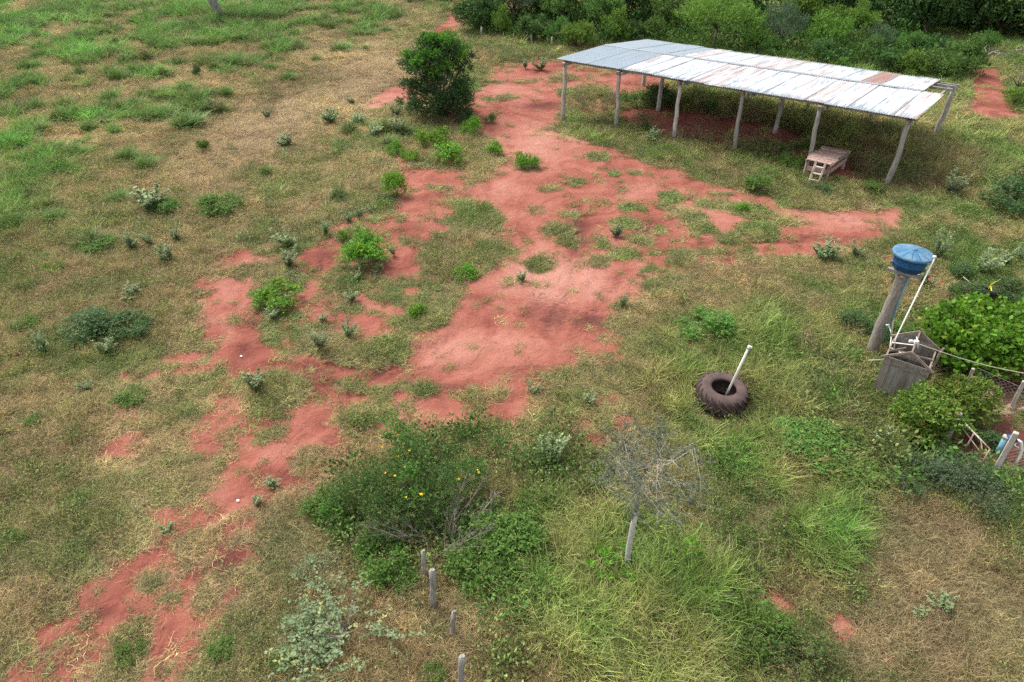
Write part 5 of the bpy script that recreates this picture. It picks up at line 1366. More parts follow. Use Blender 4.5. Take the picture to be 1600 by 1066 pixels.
# --- the woods at the top of the picture (photo x, y of the foot; height and width in metres)
WOOD = [
    ('wood_dark', 748, 50, 4.0, 4.4, 'dark bushy tree at the thicket corner where the sandy track goes out of view'),
    ('wood_grey', 800, 42, 4.6, 5.0, 'dull olive tree behind the first fence posts of the thicket'),
    ('bush_lime', 784, 56, 2.6, 1.8, 'slender light green bush between the first and second thicket fence posts'),
    ('bush_dark', 834, 63, 2.4, 3.0, 'round dark green bush standing before the yellow green gap of the fence'),
    ('wood', 885, 46, 4.4, 4.6, 'mid green spreading tree behind the round dark bush'),
    ('bush_lime', 902, 76, 2.2, 2.9, 'yellowish green bush at the left tip of the shed roof'),
    ('bush', 870, 66, 2.0, 2.2, 'low green bush right behind the fence post nearest the shed'),
    ('wood', 935, 56, 4.0, 4.0, 'olive green tree above the left end of the shed roof'),
    ('bush_lime', 960, 68, 2.8, 2.6, 'light green bush peeping over the left ridge end of the shed'),
    ('wood_dark', 990, 44, 5.0, 4.6, 'dark leafy tree left of the broad umbrella tree'),
    ('wood', 1040, 55, 3.8, 3.6, 'green bush tree at the left edge of the broad umbrella tree'),
    ('umbrella', 1112, 84, 4.2, 6.6, 'broad umbrella shaped lime green tree with visible forked limbs behind the shed'),
    ('wood_dark', 1165, 50, 5.0, 4.5, 'dark tree behind the right side of the umbrella tree'),
    ('wood_grey', 1216, 86, 4.4, 3.6, 'dark grey green tree next to the umbrella tree'),
    ('wood_lime', 1250, 52, 4.2, 4.0, 'yellow green tree behind the dark grey green one'),
    ('bush_lime', 1285, 90, 3.4, 3.2, 'lime green bush right of the dark grey green tree'),
    ('bush_dark', 1283, 106, 2.2, 3.4, 'dense dark green bush pressed against the middle of the shed roof'),
    ('wood_lime', 1338, 62, 3.2, 3.2, 'pale green round tree before the big dark trees'),
    ('wood_dark', 1310, 42, 6.0, 5.5, 'tall dark tree over the yellow green thicket'),
    ('wood_dark', 1395, 50, 7.0, 6.4, 'huge dark tree in the middle of the shady wood'),
    ('bush', 1345, 100, 2.2, 2.6, 'bright green bush above the right half of the shed roof'),
    ('wood_grey', 1368, 86, 2.4, 2.6, 'greyish green shrub with bare tips beside the red earth spot'),
    ('bush_dark', 1380, 112, 1.8, 2.6, 'dark green low bush behind the rust brown roof sheet'),
    ('bush_lime', 1418, 118, 1.8, 2.6, 'bright lime bush over the right end of the shed roof'),
    ('bush', 1462, 122, 2.2, 3.0, 'leafy green bush beside the bare purlin ends of the shed'),
    ('bush', 1500, 118, 2.6, 3.0, 'green bush at the left edge of the red path'),
    ('bush_dark', 1448, 92, 2.0, 2.2, 'dark bush just below the red earth spot'),
    ('bush', 1410, 88, 2.0, 2.4, 'grey green bush between the roof and the red earth spot'),
    ('wood_dark', 1490, 46, 6.5, 6.0, 'big dark tree left of the deep shade at the wood edge'),
    ('wood_dark', 1560, 58, 7.0, 6.5, 'big dark tree overhanging the heap of dead branches'),
    ('wood_dark', 1630, 66, 6.5, 6.5, 'dark tree cut off by the top right corner of the picture'),
    ('bush', 1538, 84, 2.0, 1.7, 'pointed green sapling before the shady wood'),
    ('bush_dark', 1524, 96, .9, 1.5, 'small round green bush left of the dead branches'),
    ('bare', 1590, 150, 3.0, 3.6, 'grey half bare shrub to the right of the red path'),
    ('bare', 1612, 112, 3.4, 3.4, 'grey half bare shrub below the heap of dead branches'),
    ('bush_lime', 1582, 166, 1.2, 1.8, 'small lime green bush under the grey half bare shrub'),
    ('bush', 1205, 98, 1.8, 2.2, 'small green bush under the dark grey green tree'),
    ('bush_lime', 1180, 84, 2.6, 2.4, 'light green bush at the foot of the umbrella tree'),
    ('bush', 1020, 66, 2.2, 2.4, 'green bush over the middle of the grey roof sheets'),
    ('bush_dark', 985, 64, 1.8, 2.2, 'dark low bush over the left ridge of the shed'),
    ('bush', 1330, 82, 2.4, 2.4, 'soft green bush below the pale green round tree'),
    ('bush_lime', 1300, 70, 3.2, 2.4, 'tall thin lime bush right of the yellow green tree'),
    ('wood', 840, 34, 5.0, 4.6, 'mid green tree deep behind the olive tree'),
    ('wood_lime', 925, 30, 5.0, 4.6, 'light green tree at the top edge over the olive green one'),
    ('wood_lime', 1090, 36, 5.2, 4.6, 'yellow green tree at the top edge behind the umbrella tree'),
    ('bush', 1480, 100, 1.6, 1.8, 'bright round bush between the purlin ends and the red path'),
    ('bush_lime', 1310, 116, 1.2, 1.6, 'small lime bush at the roof edge beside the dense dark bush'),
]
BASE = {'wood': 5, 'wood_dark': 5, 'wood_grey': 5, 'wood_lime': 5, 'umbrella': 5, 'bush': 2.4, 'bush_dark': 2.4, 'bush_lime': 2.4, 'bare': 3.2}
BW = {'wood': 5, 'wood_dark': 5, 'wood_grey': 5, 'wood_lime': 5, 'umbrella': 7.5, 'bush': 3.0, 'bush_dark': 3.0, 'bush_lime': 3.0, 'bare': 3.6}
for k, px, py, h, w, lab in WOOD:
    isb = k.startswith('bush') or k == 'bare'
    plant('bush' if isb else 'tree', k, G(px, py), w / BW[k], h / BASE[k], lab, 'bush' if isb else 'tree', 'bushes of the thicket' if isb else 'trees of the thicket')
deep = [(-1.5, 71, 'tall tree at the top edge right beside the sandy track'), (4, 74, 'tall tree at the top edge behind the dull olive tree'), (10, 72, 'tall tree at the top edge above the left tip of the shed roof'), (16, 75, 'tall tree at the top edge between the light green and yellow green trees'),
        (22, 73, 'tall tree at the top edge behind the umbrella tree'), (28, 70, 'tall tree at the top edge over the dark grey green tree'), (33, 74, 'tall tree at the top edge behind the pale green round tree'), (38, 70, 'tall tree filling the gap left of the huge dark tree'), (44, 73, 'tall tree deep in the shade behind the red earth spot'),
        (50, 70, 'tall tree over the pointed sapling at the top edge'), (56, 74, 'tall tree over the dead branches at the top edge'), (46, 66, 'tree standing in the deepest shade of the wood edge'), (52, 64, 'tree in the dark right behind the heap of dead branches'), (41, 65, 'tree in the shade left of the deepest wood'), (36, 64, 'tree standing behind the huge dark tree trunk'), (58, 66, 'tree in the dark top right corner behind the branches')]
for x, y, lab in deep:
    plant('tree', random.choice(('wood', 'wood_dark', 'wood_dark')), (x, y, 0), random.uniform(1.15, 1.5), random.uniform(1.2, 1.6), lab, 'tree', 'tall trees of the closed wood')
# undergrowth of the thicket
X0, Y0 = in_poly([(1410, 14), (1660, 14), (1660, 62), (1560, 60), (1470, 46), (1410, 44)], .9, 89)
X1, Y1 = in_poly([(745, 56), (900, 78), (1010, 74), (1200, 104), (1480, 128), (1516, 120), (1500, 92), (1440, 84), (1420, 60), (1300, 40), (1000, 30), (735, 30)], 1.0, 88)
X1 = np.concatenate([X1, X0]); Y1 = np.concatenate([Y1, Y0])
n = X1.size
gr = np.array([[0.055, 0.12, 0.025]]) * RNG.uniform(.6, 1.6, (n, 1)) * (1 + .3 * RNG.uniform(-1, 1, (n, 3)) * np.array([[1, .3, .5]]))
ss = RNG.uniform(2.2, 4.0, (n, 1))
o = scatter('undergrowth', c_weed, X1, Y1, hgt(X1, Y1), np.concatenate([ss, ss, ss * RNG.uniform(1.2, 2.2, (n, 1))], 1), gr, 9, .15)
tag(o, 'leafy undergrowth filling the thicket behind the shed', 'undergrowth', kind='stuff')
# the tree whose stem stands at the top left
o = plant('tall_tree', 'wood', G(346, 27), 1.3, 1.9, 'tall tree showing only its greyish trunk in the upper left field', 'tree')
for ch in list(o.children):
    if ch.name.startswith('trunk'): bpy.data.objects.remove(ch)
    else: ch.location = (0, 0, 1.2)
log((0, 0, -.3), (-.9 / 1.3, -.3, 2.3), .38, .24, 3, .06, 10, 7).obj('trunk', M['old_wood'], o, True)
log((-.9 / 1.3, -.3, 2.28), (-.2, 0, 3.6), .23, .12, 4, .06, 8, 4).obj('limb', M['old_wood'], o, True)

# --- the dark tree by the sandy track
r = random.Random(42); lumps = []
for i in range(72):
    z = r.uniform(.35, 4.15); wz = 2.5 if z < 2.9 else 2.5 - (z - 2.9) * .95
    wz *= .95 if z < 1.1 else 1.0
    a = r.uniform(0, 6.283); q = math.sqrt(r.uniform(.1, 1)) * (wz - .45)
    cx = math.cos(a) * q - .35 + (.5 if z > 3.3 else 0)
    lumps.append(((cx, math.sin(a) * q, z), (r.uniform(.38, .6), r.uniform(.38, .6), r.uniform(.32, .5))))
dt = thing('dark_tree', 'dense dark green tree with bright young leaves on top beside the red earth', 'tree', G(692, 180))
link('crown', fmesh('crown', [foliage(lumps, 5200, .28, 9, .12, .05, 43, inner=.4, up=.1)], M['leaf_tree']), dt)
tl = [((l[0][0], l[0][1], l[0][2] + .42), (.38, .38, .2)) for l in lumps if l[0][2] > 2.9] + [((.5, -1.3, 3.2), (.45, .4, .35)), ((1.3, -.6, 3.6), (.4, .4, .3)), ((.3, -.3, 4.45), (.55, .45, .3)), ((1.4, -1.0, 1.9), (.22, .22, .2)), ((-.2, -1.5, 3.0), (.3, .3, .3))]
link('young_leaves', fmesh('young_leaves', [foliage(tl, 1100, .22, 8, .12, .06, 44, up=.5)], M['leaf_treetop']), dt)
mb = MB()
for l in lumps[::3]:
    mb.tube([(r.uniform(-.15, .15), r.uniform(-.15, .15), -.2), (l[0][0] * .35, l[0][1] * .35, l[0][2] * .5), l[0]], [.10, .06, .02], 6)
mb.obj('trunk', M['bark'], dt, True)

# --- the pale sparse tree in front
tb_ = G(979, 891); yb = tb_.y
sp = thing('sparse_tree', 'slender pale trunked tree with a thin grey see-through crown and a black bird in it', 'tree', tb_)
def TP(px, py, dy=0.0): return Y(px, py, yb + dy) - tb_
mb = MB()
trunk = [TP(979, 893) + Vector((0, 0, -.2)), TP(979, 890), TP(983, 853), TP(989, 821), TP(994, 800)]
mb.tube(trunk, [.075, .072, .062, .06, .062], 10)
mb.obj('trunk', M['pale_bark'], sp, True)
limbs = [([TP(994, 801), TP(997, 777, .05), TP(1000.5, 748, .15), TP(1012, 732, .2), TP(1024, 719, .3), TP(1040, 690, .5)], .045),
         ([TP(989, 815), TP(987, 779, -.1), TP(985, 750, -.1), TP(983, 719, .1), TP(975, 690, .3)], .028),
         ([TP(998, 777), TP(1018, 761, -.1), TP(1031, 750, -.2), TP(1035.5, 737, -.2), TP(1030, 715, -.1)], .018),
         ([TP(983, 753), TP(965, 755, -.2), TP(945, 762, -.35)], .014), ([TP(1012, 732, .2), TP(1045, 725, .1), TP(1085, 700, .1)], .018),
         ([TP(1000, 748, .15), TP(985, 715, .5), TP(990, 680, .9)], .018), ([TP(1024, 719, .3), TP(1050, 720, -.2), TP(1075, 745, -.5)], .014), ([TP(984, 740), TP(960, 715, .2), TP(945, 700, .3)], .014)]
for pts, r0 in limbs:
    m2 = MB(); m2.tube(pts, [r0 * (1 - .88 * i / (len(pts) - 1)) for i in range(len(pts))], 7); m2.obj('limb', M['grey_bark'], sp, True)
r = random.Random(5); tw = MB(); lp = []; ldd = []
cc = TP(1021, 728, .1)
for k in range(68):
    pts, _ = r.choice(limbs); i = r.randrange(1, len(pts)); a = pts[i - 1].lerp(pts[i], r.random())
    d = Vector((r.gauss(0, 1), r.gauss(0, 1), r.gauss(0, .45))); d.normalize(); q = r.uniform(.45, 1.0) ** .6
    t = cc + Vector((d.x * 1.36 * q, d.y * 1.5 * q, d.z * .8 * q + .05 - .35 * (abs(d.x) ** 2)))
    if (t - a).length > 1.5: a = t + (a - t) * (1.2 / (t - a).length)
    md = a.lerp(t, .5) + Vector((r.uniform(-.08, .08), r.uniform(-.08, .08), r.uniform(.02, .16)))
    tw.tube([a, md, t], [.0042, .003, .0018], 3, False)
    for j in range(7):
        f_ = r.uniform(.2, 1); p0 = md.lerp(t, f_) if r.random() < .75 else a.lerp(md, f_); p1 = p0 + Vector((r.gauss(0, .16), r.gauss(0, .16), r.uniform(-.10, .16)))
        tw.tube([p0, p1], [.0024, .0014], 3, False)
        for q_ in range(32):
            w_ = r.uniform(.15, 1); lp.append(tuple(p0.lerp(p1, w_))); ldd.append((r.gauss(0, 1), r.gauss(0, 1), r.uniform(-.2, .6)))
n_ = tw.obj('twigs', M['grey_bark'], sp); n_['kind'] = 'stuff'
rg = np.random.default_rng(3); lp = np.array(lp); V, F = leaf_quads(lp, np.array(ldd), rg.uniform(.03, .062, len(lp)), rg.uniform(.010, .022, len(lp)), rg)
lo = link('leaves', np_mesh('leaves', V, F, M['leaf_sparse'], {'v': np.repeat(rg.uniform(0, 1, len(lp)), 4), 'v2': np.zeros(len(lp) * 4)}), sp); lo['kind'] = 'stuff'

# --- two black birds
def bird(label, tail, head, scale=1.0):
    o = thing('bird', label, 'bird', tail.lerp(head, .55)); c = o.location.copy()
    ax = (head - tail); L = ax.length; ax.normalize()
    side = ax.cross(Vector((0, 0, 1))).normalized(); up = side.cross(ax).normalized()
    def q(s, u, v=0): return tail + ax * (s * L) + up * (u * L) + side * (v * L) - c
    mb = MB()
    mb.tube([q(0, 0), q(.22, .0), q(.40, .0), q(.52, .015), (q(.66, .03)), q(.78, .04), q(.86, .06), q(.92, .085), q(.99, .09), q(1.03, .085)],
            [L * x for x in (.035, .03, .035, .085, .105, .09, .068, .066, .05, .012)], 12)
    mb.obj('body', M['black'], o, True)
    m2 = MB(); m2.tube([q(1.0, .085), q(1.08, .075), q(1.12, .06)], [L * .022, L * .014, L * .003], 6); m2.obj('beak', M['rubber'], o, True)
    for s in (-1, 1):
        m3 = MB(); m3.tube([q(.82, .06, .07 * s), q(.6, .06, .115 * s), q(.36, .02, .06 * s), q(.26, .0, .03 * s)], [L * .02, L * .05, L * .03, L * .006], 8, True, .5); m3.obj('wing', M['black'], o, True)
        m4 = MB(); m4.tube([q(.66, -.05, .03 * s), q(.68, -.17, .03 * s)], L * .012, 5); m4.obj('leg', M['rubber'], o, True)
    return o
yb2 = yb + .28
bird('long tailed black bird perched in the crown of the thin grey tree', Y(1033, 719, yb2 - .1), Y(1024, 703, yb2 + .05))
yf = G(650, 770).y
bird('small black bird sitting over the yellow flowering bush', Y(649, 716.5, yf + .1), Y(660, 706, yf + .2))

# --- the thicket round the old fence in front
fb_ = thing('flowering_bush', 'big dark green bush with yellow flowers swallowing the old fence', 'bush', G(640, 815)); c0 = fb_.location.copy()
def BP(px, py, z): return tuple(P(px, py, z) - c0)
fl = [(BP(640, 745, 1.0), (.62, .5, .4)), (BP(600, 760, .8), (.6, .5, .4)), (BP(680, 770, .9), (.5, .5, .4)), (BP(640, 715, 1.15), (.4, .4, .4)), (BP(560, 770, .6), (.6, .5, .38)), (BP(610, 800, .7), (.6, .5, .42)), (BP(660, 800, .6), (.5, .45, .35)),
      (BP(720, 745, .8), (.45, .45, .3)), (BP(540, 790, .4), (.5, .45, .3)), (BP(590, 830, .5), (.45, .4, .3)), (BP(745, 740, .75), (.35, .35, .3)), (BP(625, 690, 1.1), (.3, .3, .35))]
link('foliage', fmesh('foliage', [foliage(fl, 1900, .30, 11, .072, .026, 71, inner=.2, up=.5)], M['leaf_mid']), fb_)
tl = [(BP(615, 678, 1.25), (.32, .3, .3)), (BP(610, 660, 1.3), (.22, .2, .2)), (BP(640, 700, 1.25), (.25, .25, .2)), (BP(640, 740, 1.35), (.2, .2, .15)), (BP(650, 775, 1.1), (.25, .2, .12)), (BP(520, 800, .45), (.35, .3, .2)), (BP(735, 735, 1.0), (.3, .25, .15))]
link('young_leaves', fmesh('young_leaves', [foliage(tl, 330, .2, 9, .07, .03, 72, up=.5)], M['leaf_shrub']), fb_)
link('stem', stems([(random.uniform(-.4, .4), random.uniform(-.3, .3), -.1) for _ in fl], [l[0] for l in fl], .022, .008, 9, M['twig'], 4, .08), fb_)
fm = None
rg = np.random.default_rng(8)
for px, py in [(619, 676), (597, 699), (610, 698), (623, 702), (640, 705), (628, 712), (622, 714), (634, 736), (650, 736), (656, 773), (660, 772), (634, 778), (602, 740), (633, 750), (618, 744), (745, 735), (748, 739), (717, 749)]:
    O5 = np.repeat(np.array([[0, 0, 0]]), 6, 0); a5 = np.arange(6) * 1.047
    if fm is None:
        V, F = leaf_quads(O5.astype(float), np.stack([np.cos(a5), np.sin(a5), np.full(6, .8)], -1), np.full(6, .048), np.full(6, .036), rg)
        fm = np_mesh('flower', V, F, M['flower'])
    q = P(px, py, 1.45 if py < 720 else 1.35)
    link('flower', fm, fb_, loc=q - c0, rot=(random.uniform(-.5, .5), random.uniform(-.5, .5), random.uniform(0, 6)))
# dry twigs
db = thing('dry_brush', 'tangle of dry leafless twigs between the flowering bush and the wooden posts', 'brush', G(690, 850)); c1 = db.location.copy()
for px, py, ang, ln, z in [(700, 850, 1.1, 2.0, .2), (690, 845, 2.2, 1.8, .25), (715, 850, .9, 1.6, .2), (680, 855, 2.6, 1.5, .3), (705, 860, 1.5, 1.4, .2), (670, 880, .5, 1.2, .2), (735, 850, 1.2, 1.5, .2), (660, 850, 2.9, 1.1, .35), (720, 880, 1.9, 1.4, .1), (700, 830, 1.3, 1.6, .4), (690, 870, .35, 1.3, .3), (645, 850, 3.0, 1.2, .5)]:
    a = P(px, py, z) - c1; r = random.Random(int(px * py)); mb = MB()
    d = Vector((math.cos(ang), math.sin(ang) * .8, .45))
    main = [a, a + d * ln * .5 + Vector((0, 0, .08)), a + d * ln]
    mb.tube(main, [.013, .009, .003], 5)
    for j in range(13):
        t = r.uniform(.15, .95); p0 = main[0].lerp(main[2], t) + Vector((0, 0, .06 * math.sin(3.1 * t))); e = d + Vector((r.uniform(-.9, .9), r.uniform(-.9, .9), r.uniform(-.3, .7))); L = r.uniform(.2, .6) * (1.2 - t)
        p1 = p0 + e * L; mb.tube([p0, p0.lerp(p1, .5) + Vector((0, 0, .02)), p1], [.006, .004, .002], 4, False)
        for q_ in range(3):
            s = p0.lerp(p1, r.uniform(.3, 1)); mb.tube([s, s + Vector((r.gauss(0, .1), r.gauss(0, .1), r.uniform(-.02, .12)))], [.003, .0015], 3, False)
    mb.obj('branch', M['twig'], db, True)
# other plants of the foreground: kind, photo foot, width, height, label
FORE = [
    ('green', 795, 848, 1.9, 1.0, 'bright green rounded bush right of the dry twigs', 'bush'), ('green', 760, 895, 1.5, .8, 'bright green bush low in front of the rounded one', 'bush'), ('green', 838, 800, 1.0, .55, 'small green bush at the upper right of the rounded bright one', 'bush'),
    ('green', 505, 800, 1.0, .6, 'light green bush at the left end of the yellow flowering bush', 'bush'), ('green', 535, 830, .8, .5, 'small fresh green weed bush under the left end of the flowering bush', 'bush'), ('green', 605, 885, 1.3, .85, 'fresh green bush left of the first grey post', 'bush'), ('green', 632, 915, .7, .4, 'small green shoots between the silvery shrub and the grey posts', 'bush'),
    ('pale', 550, 985, 2.7, .85, 'wide pale silvery green shrub left of the grey wooden posts', 'shrub'), ('pale', 500, 905, 1.1, .6, 'silvery green upper shoots of shrub before the dry brown grass', 'shrub'), ('pale', 465, 985, .8, .45, 'little silvery shoots at the far left of the wide pale shrub', 'shrub'),
    ('silver', 862, 728, .85, .85, 'pale silver plant alone between the flowering bush and the thin grey tree', 'plant'), ('silver', 836, 614, .4, .4, 'pale silver plant at the lower right tip of the red earth', 'plant'), ('silver', 925, 630, .5, .4, 'sprawling pale silver plant on the brown grass left of the tyre', 'plant'),
    ('green', 1105, 520, 1.9, .8, 'green weed bush standing in the grass above the white pipe', 'bush'), ('green', 1255, 705, 2.3, .7, 'wide low bright green weed bush below the grass swath', 'bush'), ('green', 1310, 720, 2.0, .6, 'wide low bright green weed bush to the left of the dead brown twigs', 'bush'), ('green', 1215, 575, 1.2, .55, 'green weed bush to the right of the white pipe', 'bush'),
    ('citrus', 1432, 672, 2.0, 1.35, 'dense yellow green shrub before the wooden hut', 'shrub'), ('citrus', 1488, 655, 1.75, 1.3, 'yellow green shrub at the right of the denser one, reaching to the yard', 'shrub'), ('dark', 1445, 715, 1.3, .7, 'dark green foot growth under the yellow green shrubs', 'shrub'),
    ('greybush', 1500, 775, 1.9, 1.0, 'grey green feathery bush in front of the tube gate', 'bush'), ('greybush', 1440, 760, 1.5, .8, 'grey green bush with dead brown twigs left of the feathery one', 'bush'), ('leggy', 1385, 725, 1.3, .6, 'brown and dead twiggy bush beside the grey green bushes', 'bush'),
    ('leggy', 1235, 1020, 1.5, .75, 'yellow green leggy bush at the bottom by the bare red spots', 'bush'), ('green', 1190, 995, 1.2, .7, 'fresh green bush left of the leggy yellow green one', 'bush'), ('silver', 1470, 945, .75, .55, 'light green weed with upright shoots in the dry brown grass', 'plant'), ('silver', 1440, 965, .55, .3, 'low light green shoots left of the upright weed in the dry grass', 'plant'),
    ('green', 1545, 755, .8, .55, 'lime leaved weed at the foot of the right gate post', 'plant'), ('green', 1590, 765, .9, .55, 'lime leaved weed at the right picture edge below the well', 'plant'), ('dark', 1540, 700, .8, .5, 'dark green weed growing in the red yard behind the gate', 'plant'),
    ('green', 350, 1020, .55, .28, 'green weed by the lower end of the red track', 'plant'), ('green', 205, 1025, .6, .28, 'green weed growing between the two ruts of the red track', 'plant'), ('green', 450, 1035, .7, .25, 'flat green weed near the bottom left of the silvery shrub', 'plant'), ('green', 680, 1062, .5, .4, 'bright leafy sprout left of the bottom grey post', 'plant'),
    ('green', 18, 850, .7, .3, 'green weed at the left picture edge in the brown grass', 'plant'), ('green', 205, 625, .9, .26, 'dark green weed patch in the brown grass left of the red track', 'plant'), ('silver', 138, 612, .6, .5, 'pale silver plant above the dark green weed patch', 'plant'), ('green', 55, 665, .6, .3, 'bright green weed in the olive grass at the left', 'plant'), ('green', 40, 730, .4, .2, 'tiny green weed near the left picture edge', 'plant'),
    ('silver', 172, 556, .8, .55, 'blue grey silver plant among the brown grass of the left field', 'plant'), ('silver', 68, 556, .8, .9, 'tall silver green plant near the left picture edge', 'plant'), ('dark', 150, 520, 1.8, .8, 'dark green broad bush in the middle left field', 'bush'), ('dark', 200, 525, 1.5, .7, 'dark green bush just right of the broad one in the left field', 'bush'), ('green', 40, 510, 1.0, .45, 'green weed clump left of the dark green bushes', 'plant'),
    ('silver', 500, 548, 1.0, .95, 'large pale silver plant at the bottom of the weedy slope by the red earth', 'plant'), ('silver', 545, 528, .6, .75, 'slim pale silver plant right of the large silver one', 'plant'), ('silver', 400, 610, .9, .6, 'spreading pale silver plant on the red earth beside the track', 'plant'), ('silver', 425, 760, .55, .3, 'low silver plant on the red track in the lower left', 'plant'), ('silver', 400, 790, .4, .3, 'yellowish silver sprout at the lower edge of the red track', 'plant'), ('silver', 262, 826, .35, .25, 'tiny whitish sprout beside the left rut', 'plant'),
    ('flowering', 562, 412, 1.9, 1.4, 'bright yellow green shrub on the bare red patch in the weedy slope', 'shrub'), ('flowering', 437, 474, 1.6, .8, 'low rich green shrub with one orange flower left of the bright one', 'shrub'), ('flowering', 538, 376, .55, .4, 'small lime green shrub just above the bright yellow green one', 'shrub'),
    ('flowering', 622, 306, 1.3, 1.3, 'upright green shrub with yellow flowers on the tip at the red earth edge', 'shrub'), ('flowering', 675, 228, 1.8, 1.2, 'rounded green shrub with yellow flowers below the dark tree', 'shrub'), ('flowering', 738, 208, 1.2, 1.0, 'upright green shrub with yellow flowers right of the rounded one', 'shrub'), ('flowering', 710, 250, 1.9, 1.0, 'wide green shrub with orange flowers in the middle of the shrub group', 'shrub'),
    ('flowering', 642, 252, .9, .6, 'small fresh green bush at the lower left of the shrub group', 'bush'), ('flowering', 618, 243, .9, .8, 'small upright green bush at the left of the shrub group', 'bush'), ('flowering', 770, 242, 1.0, .8, 'green shrub with yellow flowers at the right of the shrub group', 'shrub'), ('flowering', 822, 262, 1.1, .9, 'bright green shrub alone on the sandy red earth', 'shrub'), ('flowering', 728, 432, .9, .45, 'bright green sprout at the lower edge of the grey dry grass mound', 'plant'), ('flowering', 655, 494, .7, .5, 'small yellow green weed on the slope above the red sand', 'plant'),
    ('green', 345, 330, 1.9, .8, 'green leafy bush in the straw grass of the left field', 'bush'), ('green', 320, 238, .8, .8, 'small upright green plant on the straw grass of the left field', 'plant'), ('dark', 313, 122, .8, .9, 'small round topped dark green plant in the far left field', 'plant'), ('silver', 240, 330, 1.6, 1.2, 'large pale silver shrub at the end of the green grass in the left field', 'plant'), ('green', 262, 332, 1.2, .7, 'green bush leaning on the large pale silver shrub', 'bush'), ('green', 150, 388, 1.4, .5, 'green weed patch in the dry grass of the left field', 'plant'), ('flowering', 85, 420, .7, .4, 'small bright weed in the dry grass left of the silver plants', 'plant'),
    ('silver', 208, 388, .8, .7, 'pale silver plant leftmost of the four in the dry grass', 'plant'), ('silver', 238, 385, .6, .7, 'slim pale silver plant second of the four in the dry grass', 'plant'), ('silver', 278, 378, .7, .7, 'pale silver plant upper right of the four in the dry grass', 'plant'), ('silver', 266, 412, .8, .8, 'pale silver plant lowest of the four in the dry grass', 'plant'), ('silver', 210, 468, .8, .5, 'faint silver plant above the dark green bushes', 'plant'),
    ('silver', 455, 385, 1.0, .9, 'silver green bushy plant on the slope left of the bright shrub', 'plant'), ('silver', 452, 420, 1.3, .7, 'wide pale silver plant on the slope just under the silver green bushy one', 'plant'), ('silver', 510, 368, .6, .9, 'tall slim silver plant at the red patch edge', 'plant'), ('silver', 545, 350, .5, .6, 'slim silver plant above the bright yellow green shrub', 'plant'), ('silver', 562, 345, .5, .6, 'slim silver plant beside its twin above the bright shrub', 'plant'), ('silver', 582, 332, .5, .5, 'faint silver plant farthest right above the bright shrub', 'plant'),
    ('silver', 560, 438, .5, .4, 'small silver plant below the bright yellow green shrub', 'plant'), ('silver', 592, 425, .5, .4, 'small silver plant at the lower right of the bright shrub', 'plant'), ('silver', 616, 400, .4, .5, 'small whitish plant right of the bright shrub', 'plant'), ('silver', 550, 470, .5, .5, 'silver plant in the weedy slope straight above the slim silver one', 'plant'), ('silver', 430, 500, .7, .5, 'silver plant below the low rich green shrub', 'plant'), ('silver', 452, 480, .5, .5, 'small silver plant touching the low rich green shrub', 'plant'), ('silver', 505, 500, .5, .5, 'slim silver plant above the large pale silver one', 'plant'),
    ('silver', 418, 186, .9, .7, 'pale green weed at the foot of the brown dead stalks', 'plant'), ('silver', 518, 192, 1.2, .8, 'pale silver plant leftmost of the row under the dark tree', 'plant'), ('silver', 562, 194, 1.3, .8, 'pale silver plant second in the row under the dark tree', 'plant'), ('silver', 580, 213, 1.2, .9, 'pale silver plant low in the middle of the row under the dark tree', 'plant'), ('silver', 618, 182, 1.0, .8, 'pale silver plant highest in the row, nearest the dark tree', 'plant'), ('silver', 622, 212, 1.1, 1.1, 'tall yellowish silver plant at the right end of the row under the dark tree', 'plant'), ('silver', 448, 230, 1.0, .6, 'faint silver plant in the olive grass left of the row', 'plant'), ('silver', 552, 162, .8, .7, 'small silver plant beside the sandy track left of the dark tree', 'plant'),
    ('silver', 846, 110, 1.6, 1.0, 'white dry looking plant on the red earth behind the shrubs', 'plant'), ('silver', 821, 108, .7, .9, 'thin whitish plant left of the white dry looking one', 'plant'), ('dark', 729, 190, .9, .9, 'dark green small bush touching the foot of the dark tree', 'bush'), ('green', 766, 190, .7, .6, 'small olive bush on the red earth right of the dark tree', 'bush'),
    ('silver', 962, 372, .7, .6, 'whitish weed on the red earth amid grass clumps', 'plant'), ('silver', 974, 478, .5, .7, 'thin pale spike on the round grass clump', 'plant'), ('silver', 817, 440, .5, .5, 'small pale weed on the sand left of the leafy clump', 'plant'), ('green', 1182, 298, 1.5, .9, 'leafy green weed bush at the grass edge before the shed', 'bush'), ('flowering', 1160, 330, .6, .4, 'tiny yellow green weed on the grass island of the red earth', 'plant'),
    ('silver', 1480, 305, 1.3, 1.3, 'pale silver bush in the grass right of the end post of the shed', 'bush'), ('silver', 1285, 405, 1.2, .7, 'grey green spiky plant at the lower edge of the red earth', 'plant'), ('silver', 1338, 402, 1.0, .8, 'grey green spiky plant left of the blue tank', 'plant'), ('silver', 1462, 405, .9, 1.1, 'tall pale plant behind the white pipe of the blue tank', 'plant'), ('silver', 1395, 440, .9, .9, 'pale plant against the log under the blue tank', 'plant'), ('silver', 1440, 448, 1.0, .9, 'grey green plant between the log and the white pipe', 'plant'), ('silver', 1525, 425, 1.2, 1.0, 'grey green plant behind the small black tyre', 'plant'), ('silver', 1570, 412, 1.0, .8, 'pale plant right of the yellow strap in the grass', 'plant'), ('silver', 1595, 408, .8, .7, 'pale plant at the right picture edge above the strap', 'plant'),
